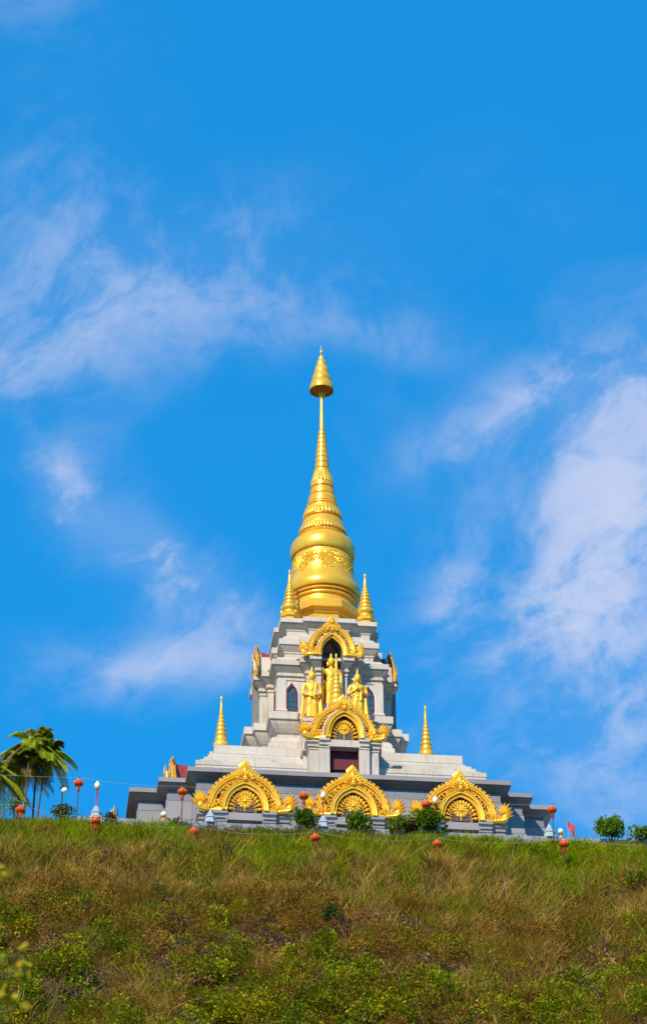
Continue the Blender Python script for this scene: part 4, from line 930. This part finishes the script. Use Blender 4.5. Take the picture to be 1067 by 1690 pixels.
# ------------------------------------------------------------------ palms
def palm(loc, top, nf, fl_, label, lean):
    nf += 5
    root = empty('palm_tree', loc); base = Vector(loc); tp = Vector(top)-base
    n = 10; pts = []
    for i in range(n+1): t = i/n; pts.append((tp.x*t**1.6, tp.y*t, tp.z*t))
    MB().tube(pts, [.055-.02*i/n+.005*(i % 2) for i in range(n+1)], 8).obj('trunk', 'bark', root, 60)
    for k in range(nf):
        a = 2*pi*k/nf*2.4+RNG.uniform(-.3, .3); up = RNG.uniform(-.35, 1.25) if k > 1 else 1.3; l = fl_*RNG.uniform(.75, 1.1)
        h = Vector((cos(a), sin(a), 0)); P = []; m = 12
        for i in range(m+1):
            t = i/m; P.append(tp+h*l*(t*cos(up)*.95+.10*t*t)+Vector((0, 0, l*(t*sin(up)-(.55+.25*cos(up))*t*t))))
        V = []; F = []; C = []; dry = RNG.random() < .12
        c0 = np.array((.16, .12, .04) if dry else [(.22, .28, .010), (.32, .34, .012), (.42, .37, .04)][RNG.integers(3)])
        def quad(p, q, w0, w1, sdv, c):
            b = len(V); V.extend([p-sdv*w0, p+sdv*w0, q+sdv*w1, q-sdv*w1]); F.append((b, b+1, b+2, b+3)); C.extend([c]*4)
        for i in range(m):
            sdv = (P[i+1]-P[i]).cross(Vector((0, 0, 1))).normalized(); quad(P[i], P[i+1], .022*(1-i/m)+.006, .022*(1-(i+1)/m)+.005, sdv, c0*1.2)
        nl = 34
        for j in range(nl):
            t = .16+.84*j/nl; i = min(int(t*m), m-1); p = P[i].lerp(P[i+1], t*m-i); tg = (P[i+1]-P[i]).normalized(); sdv = tg.cross(Vector((0, 0, 1))).normalized(); up_ = sdv.cross(tg)
            ll_ = .40*fl_/1.3*(sin(pi*(.15+.78*t))**.6)*RNG.uniform(.85, 1.1)
            for s in (-1, 1):
                d = (tg*.75+sdv*s*.85+up_*.25).normalized(); q = p+d*ll_*.55; e = p+d*ll_+Vector((0, 0, -.42*ll_)); wv = tg*.9; cc = c0*RNG.uniform(.75, 1.3)
                quad(p, q, .020, .034, wv, cc); quad(q, e, .034, .005, wv, cc)
        col_mesh('frond', np.array([tuple(v) for v in V]), np.array(F), np.array(C), 'leaf', root)
    tag(root, label, 'palm tree', 'palms at the left end of the terrace')
YP = -12.0; PX = -.35
for (xb, xt, zt_, yo, nf, fl_, lab) in ((-16.6, -16.9, -.05, 0, 17, 1.75, 'slender palm at the far left with the lowest crown, cut by the frame'),
    (-15.75, -15.75, .85, .5, 16, 1.65, 'slender palm with a mid height crown, second from the left'),
    (-15.45, -15.35, 1.40, -.4, 16, 1.6, 'slender palm in the middle of the clump'),
    (-15.05, -14.95, 1.75, .3, 17, 1.65, 'tallest slender palm of the clump'),
    (-14.85, -14.45, 1.1, -.2, 14, 1.5, 'slender palm leaning right, its fronds drooping toward the globe lamp')):
    palm((xb+PX, YP+yo, -2.95), (xt+PX, YP+yo, zt_), nf, fl_, lab, 0)

# ------------------------------------------------------------------ hillside vegetation
def visible_xy(n, d0, d1, xm=17.5, xc=-2.0):
    x = RNG.uniform(xc-xm, xc+xm, n); d = RNG.uniform(d0, d1, n); return x, EDGE-d, d
def blades(x, y, length, width, C, spread=.5, bend=.5, seg=3, lean=(0, -.25)):
    n = len(x); z = hill_z(x, y)-.03; a = RNG.uniform(0, 2*pi, n); tl = np.abs(RNG.normal(0, spread, n)); H = np.stack([np.cos(a)*np.sin(tl)+lean[0], np.sin(a)*np.sin(tl)+lean[1], np.cos(tl)], 1); H /= np.linalg.norm(H, axis=1, keepdims=True)
    B = np.stack([np.cos(a), np.sin(a), np.zeros(n)], 1); S = np.cross(H, RNG.normal(size=(n, 3))); S /= np.linalg.norm(S, axis=1, keepdims=True)
    P0 = np.stack([x, y, z], 1); L_ = np.asarray(length).reshape(-1, 1); w = np.asarray(width).reshape(-1, 1); bd = RNG.uniform(.2, 1., (n, 1))*bend; rows_ = []; cs = []
    for k in range(seg+1):
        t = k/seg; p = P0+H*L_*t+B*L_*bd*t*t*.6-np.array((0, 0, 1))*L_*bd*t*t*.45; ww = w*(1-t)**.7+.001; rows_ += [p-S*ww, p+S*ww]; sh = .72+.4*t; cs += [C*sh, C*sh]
    V = np.stack(rows_, 1).reshape(-1, 3); CC = np.stack(cs, 1).reshape(-1, 3); i = np.arange(n)*(2*seg+2); F = []
    for k in range(seg): F.append(np.stack([i+2*k, i+2*k+1, i+2*k+3, i+2*k+2], 1))
    return V, np.concatenate(F, 0), np.clip(CC, 0, 1)
def clumped(n, per, d0, d1, rad, keep):
    m = n//per; x, y, d = visible_xy(m*3, d0, d1); k = keep(x, d) > RNG.random(len(x)); x, y = x[k][:m], y[k][:m]
    cid = np.repeat(np.arange(len(x)), per); s = RNG.normal(0, rad, (len(cid), 2)); X_ = x[cid]+s[:, 0]; Y_ = np.minimum(y[cid]+s[:, 1], EDGE-.02); return X_, Y_, EDGE-Y_, cid
# the slope's zones: grass on the upper bank, dry scrub below, leafy green low on both sides
def greenness(x, d):
    up = 1/(1+np.exp((d-5.0+1.2*(fbm(x, d*0, .25, 3, 8)-.5)*3)*1.8))*np.clip(.45+d*.3, 0, 1); p = fbm(x, d, .55, 4, 21)
    g = up*np.clip((p-.40)*7, .06, 1)
    lo = np.clip((d-(8.2+.36*(x+14)))*.5, 0, 1)*(x < 1)+np.clip((d-(14.-.5*np.clip(x-3, 0, 20)))*.45, 0, 1)*(x > 1)
    return np.clip(g+.85*np.clip(lo, 0, 1)*np.clip((fbm(x, d, .7, 3, 5)-.3)*4, .15, 1), 0, 1)
def band(d, a, b, s=1.2): return 1/(1+np.exp(-(d-a)*s))/(1+np.exp((d-b)*s))
# 1 long green grass on the upper bank
X_, Y_, D_, cid = clumped(100000, 55, -.05, 7.2, .17, lambda x, d: greenness(x, d)*band(d, -1, 6.2, 2)+.03)
cc = jit((.28, .335, .004), cid.max()+1, .55, .25); rr0 = RNG.random(len(cc)); cc[rr0 < .17] = (.50, .40, .03); cc[(rr0 > .17) & (rr0 < .27)] = (.15, .20, .004); cc[(rr0 > .27) & (rr0 < .33)] = (.36, .23, .05); C = cc[cid]*(1+RNG.uniform(-.25, .25, (len(cid), 1)))
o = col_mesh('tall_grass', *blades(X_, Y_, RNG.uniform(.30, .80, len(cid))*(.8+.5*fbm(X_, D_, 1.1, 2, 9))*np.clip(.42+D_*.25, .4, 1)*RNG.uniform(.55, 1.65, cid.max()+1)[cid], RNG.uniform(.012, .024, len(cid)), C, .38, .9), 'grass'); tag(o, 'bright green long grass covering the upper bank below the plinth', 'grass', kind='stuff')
# 2 short undergrowth everywhere
x, y, d = visible_xy(150000, -.02, 25); g = greenness(x, d)[:, None]; p = fbm(x, d, .8, 3, 31)[:, None]
C = np.where(RNG.random((len(x), 1)) < g, np.array((.22, .26, .005)), np.array((.30, .155, .024))*(.55+.9*p))*(1+RNG.uniform(-.35, .35, (len(x), 1)))
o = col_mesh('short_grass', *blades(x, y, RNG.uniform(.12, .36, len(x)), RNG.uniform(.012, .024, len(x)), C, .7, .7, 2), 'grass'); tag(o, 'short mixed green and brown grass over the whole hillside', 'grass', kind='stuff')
# 3 straw-coloured dry grass at the break of slope and in tufts below
X_, Y_, D_, cid = clumped(145000, 40, 2.2, 25, .19, lambda x, d: (band(d, 4.5, 7.2, 2.5)*1.0+.75*np.clip((fbm(x, d, .40, 3, 41)-.38)*4, .08, 1))*(1-.72*greenness(x, d)))
pal = np.array([(.62, .40, .09), (.50, .32, .07), (.30, .23, .012), (.27, .125, .025), (.36, .235, .03), (.21, .24, .006), (.23, .10, .022), (.30, .155, .025)]); nz = fbm(X_, D_, .5, 3, 55)
ci = (RNG.random(cid.max()+1)*8).astype(int); dm = np.zeros(len(ci)); dm[cid] = D_; ci = np.where((dm > 4.3) & (dm < 6.6) & (RNG.random(len(ci)) < .65), RNG.integers(0, 2, len(ci)), ci); cc = pal[ci]*(1+RNG.uniform(-.35, .35, (len(ci), 1))); C = cc[cid]*(1+RNG.uniform(-.3, .3, (len(cid), 1)))
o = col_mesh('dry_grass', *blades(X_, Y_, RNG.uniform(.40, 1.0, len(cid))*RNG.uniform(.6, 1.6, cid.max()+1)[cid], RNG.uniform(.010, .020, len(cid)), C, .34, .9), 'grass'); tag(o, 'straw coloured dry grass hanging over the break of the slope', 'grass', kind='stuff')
# 4 brown scrub: fine twigs and small leaves
def scrub(name, n, per, d0, d1, keep, cols, lsize, lw, hgt, rad, label, droop=.2):
    m = n//per; x, y, d = visible_xy(m*4, d0, d1); k = keep(x, d) > RNG.random(len(x)); x, y = x[k][:m], y[k][:m]; m = len(x); cid = np.repeat(np.arange(m), per); N_ = len(cid)
    g = RNG.normal(size=(N_, 3)); g /= np.linalg.norm(g, axis=1, keepdims=True); hh = RNG.uniform(.45, 1.4, m)*hgt; rr_ = RNG.uniform(.5, 1.4, m)*rad
    q = RNG.uniform(.35, 1, (N_, 1))**.5; P = np.stack([x[cid], y[cid], hill_z(x, y)[cid]], 1)+g*q*np.stack([rr_[cid], rr_[cid], hh[cid]*.6], 1); P[:, 2] += hh[cid]*.45; P[:, 1] -= .1
    cc = np.array(cols)[RNG.integers(0, len(cols), m)]*(1+RNG.uniform(-.3, .3, (m, 1))); C = cc[cid]*(1+RNG.uniform(-.35, .35, (N_, 1)))
    V, F, CC = leaves(P, g+np.array((0, -.25, .5))+RNG.normal(size=(N_, 3))*.5, RNG.uniform(.6, 1.4, N_)*lsize, lw, np.clip(C, 0, 1), droop)
    o = col_mesh(name, V, F, CC, 'leaf'); tag(o, label, 'scrub', kind='stuff'); return o
scrub('brown_scrub', 130000, 300, 5.0, 24, lambda x, d: (1-.8*greenness(x, d))*band(d, 5.5, 30, 1.5)*np.clip((fbm(x, d, .3, 3, 91)-.30)*4, .15, 1), [(.30, .135, .018), (.36, .175, .025), (.18, .088, .012), (.27, .16, .012), (.19, .15, .006)], .10, .26, .95, .60, 'olive brown dry scrub over the middle of the slope')
scrub('green_scrub', 220000, 330, 5.5, 25, lambda x, d: greenness(x, d)*band(d, 8, 40, 1.2)*1.2+.05*band(d, 6, 30), [(.22, .255, .004), (.29, .305, .006), (.14, .185, .005), (.35, .30, .008), (.18, .17, .006)], .12, .34, .8, .62, 'leafy green scrub low on the slope at both sides')
scrub('withered_scrub', 26000, 55, 3.0, 24, lambda x, d: np.clip((fbm(x, d, .42, 3, 77)-.50)*7, 0, 1)*(band(d, 9, 15, 1.2)+.35*band(d, 2.5, 9, 2)*(x < -6)), [(.26, .13, .10), (.30, .17, .13), (.18, .10, .075), (.33, .19, .13)], .22, .26, .5, .42, 'withered purple brown leaves drooping in patches across the slope', .75)
scrub('bank_scrub', 30000, 60, .1, 5.5, lambda x, d: np.clip((fbm(x, d, .55, 4, 21)*-1+.56)*6, .04, 1), [(.16, .10, .025), (.13, .105, .018), (.20, .135, .035), (.12, .13, .012)], .08, .26, .30, .30, 'brown scrub patches between the grass on the upper bank')
# single plants that stand out
def at_hill(px, py):
    v = FW+RT*((px-533.5)/FPX)-UP*((py-845)/FPX)
    lo, hi = 85., 150.
    for _ in range(60):
        m = (lo+hi)/2; p = CAM+v*m
        if p.z > float(hill_z(p.x, p.y)): lo = m
        else: hi = m
    p = CAM+v*lo; return (p.x, p.y, float(hill_z(p.x, p.y)))
strap_plant('grass_tussock', at_hill(595, 1600), 30, 1.5, [(.26, .27, .04), (.22, .20, .04), (.30, .25, .08)], 'tall yellow green grass tussock at the bottom centre of the slope', 'grass tussock', .022, .75)
strap_plant('grass_tussock', at_hill(625, 1606), 16, .95, [(.24, .24, .04), (.22, .20, .04)], 'smaller yellow green tussock right of the tall one at the bottom centre', 'grass tussock', .020, .75)
strap_plant('reed_tuft', at_hill(432+560, 1400), 18, .9, [(.16, .20, .03), (.12, .17, .02)], 'green reedy tuft below the dome shaped bush on the right', 'grass tussock', .018, .75)
strap_plant('reed_tuft', at_hill(412, 1376), 26, .8, [(.24, .22, .04), (.16, .19, .03)], 'yellowish reed tuft at the kerb below the left golden arch', 'grass tussock', .016, .75)
strap_plant('reed_tuft', at_hill(688, 1375), 14, 1.25, [(.24, .22, .06), (.20, .18, .05)], 'tall thin yellow stalks beside the largest bush', 'grass tussock', .014, .6)
shrub('slope_bush', at_hill(545, 1540), .38, 1.0, [(.045, .075, .012), (.06, .09, .015)], 420, 'narrow dark green bush alone in the middle of the brown slope', .13)
shrub('slope_bush', at_hill(770, 1440), .65, .8, [(.055, .085, .014), (.075, .10, .016)], 900, 'rounded olive bush right of centre just below the grassy bank', .12)
shrub('slope_bush', at_hill(748, 1428), .60, .6, [(.04, .095, .02), (.05, .11, .02)], 800, 'low fresh green bush in the grass below the right golden arch', .11)
shrub('flower_bush', at_hill(1045, 1475), .75, .7, [(.12, .165, .006), (.19, .22, .006)], 900, 'green bush with scattered orange red flowers at the right edge of the slope', .13, flowers=((.75, .12, .03), 16, .09))
shrub('flower_bush', at_hill(925, 1462), .5, .5, [(.16, .15, .01), (.19, .20, .008)], 350, 'small sparse weed with a few orange red flowers right of centre on the slope', .12, flowers=((.75, .12, .03), 7, .09))
def dead_branch(px, py, h, label):
    p = at_hill(px, py); mb = MB(); mb.tube([(0, 0, -.1), (.02, -.05, h*.3), (-.05, -.1, h*.62), (-.12, -.12, h)], [.045, .04, .028, .01], 6)
    mb.tube([(-.02, -.06, h*.42), (.14, -.12, h*.6), (.22, -.12, h*.85)], [.028, .02, .007], 5); mb.tube([(.01, -.05, h*.25), (-.2, -.15, h*.42), (-.32, -.2, h*.5)], [.025, .018, .006], 5)
    o = mb.obj('dead_branch', mat('bleached_wood', (.28, .20, .11), .8, 0, .15, 8), None, 60, loc=p); tag(o, label, 'branch', 'bleached dead branches')
dead_branch(112, 1470, 1.6, 'bleached forked dead branch on the left of the slope'); dead_branch(835, 1488, 1.3, 'bleached dead stalk on the right half of the slope'); dead_branch(545, 1490, 1.2, 'bleached dead twigs in the middle of the slope')

# ------------------------------------------------------------------ young tree near the photographer, out of focus at the left edge
tb = CAM+(FW+RT*((-75-533.5)/FPX)-UP*((1600-845)/FPX))*17
gz = float(hill_z(tb.x, tb.y)); root = empty('young_tree', (tb.x-.15, tb.y, gz)); Ht = tb.z-gz+.2
MB().tube([(0, 0, -.2), (.05, 0, Ht*.5), (0, 0, Ht*.85), (.1, 0, Ht+.9)], [.09, .07, .045, .012], 8).obj('trunk', 'bark', root, 60)
spots = [(-8, 1395), (6, 1445), (-20, 1420), (2, 1580), (22, 1575), (-10, 1540), (14, 1612), (45, 1600), (-6, 1640), (28, 1660), (-30, 1500), (-30, 1590), (-60, 1480), (-70, 1400), (-90, 1550), (-60, 1640)]
P = []; mb = MB()
for (px, py) in spots:
    q = CAM+(FW+RT*((px-533.5)/FPX)-UP*((py-845)/FPX))*(17+RNG.uniform(-.5, .5)); q = q-Vector((tb.x-.15, tb.y, gz)); mb.tube([(.03, 0, q.z-.5), (q.x*.5, q.y*.5, q.z-.12), q], [.016, .010, .004], 5)
    for k in range(7): P.append(np.array(q)+RNG.normal(0, .035, 3))
mb.obj('twigs', 'bark', root, 60); P = np.array(P); V, F, CC = leaves(P, RNG.normal(size=(len(P), 3))+np.array((0, 0, -.3)), RNG.uniform(.05, .09, len(P)), .42, jit((.36, .30, .012), len(P), .3, .2), .2)
col_mesh('foliage', V, F, CC, 'leaf', root); tag(root, 'yellow leaved young tree close to the camera, blurred at the left edge', 'tree')
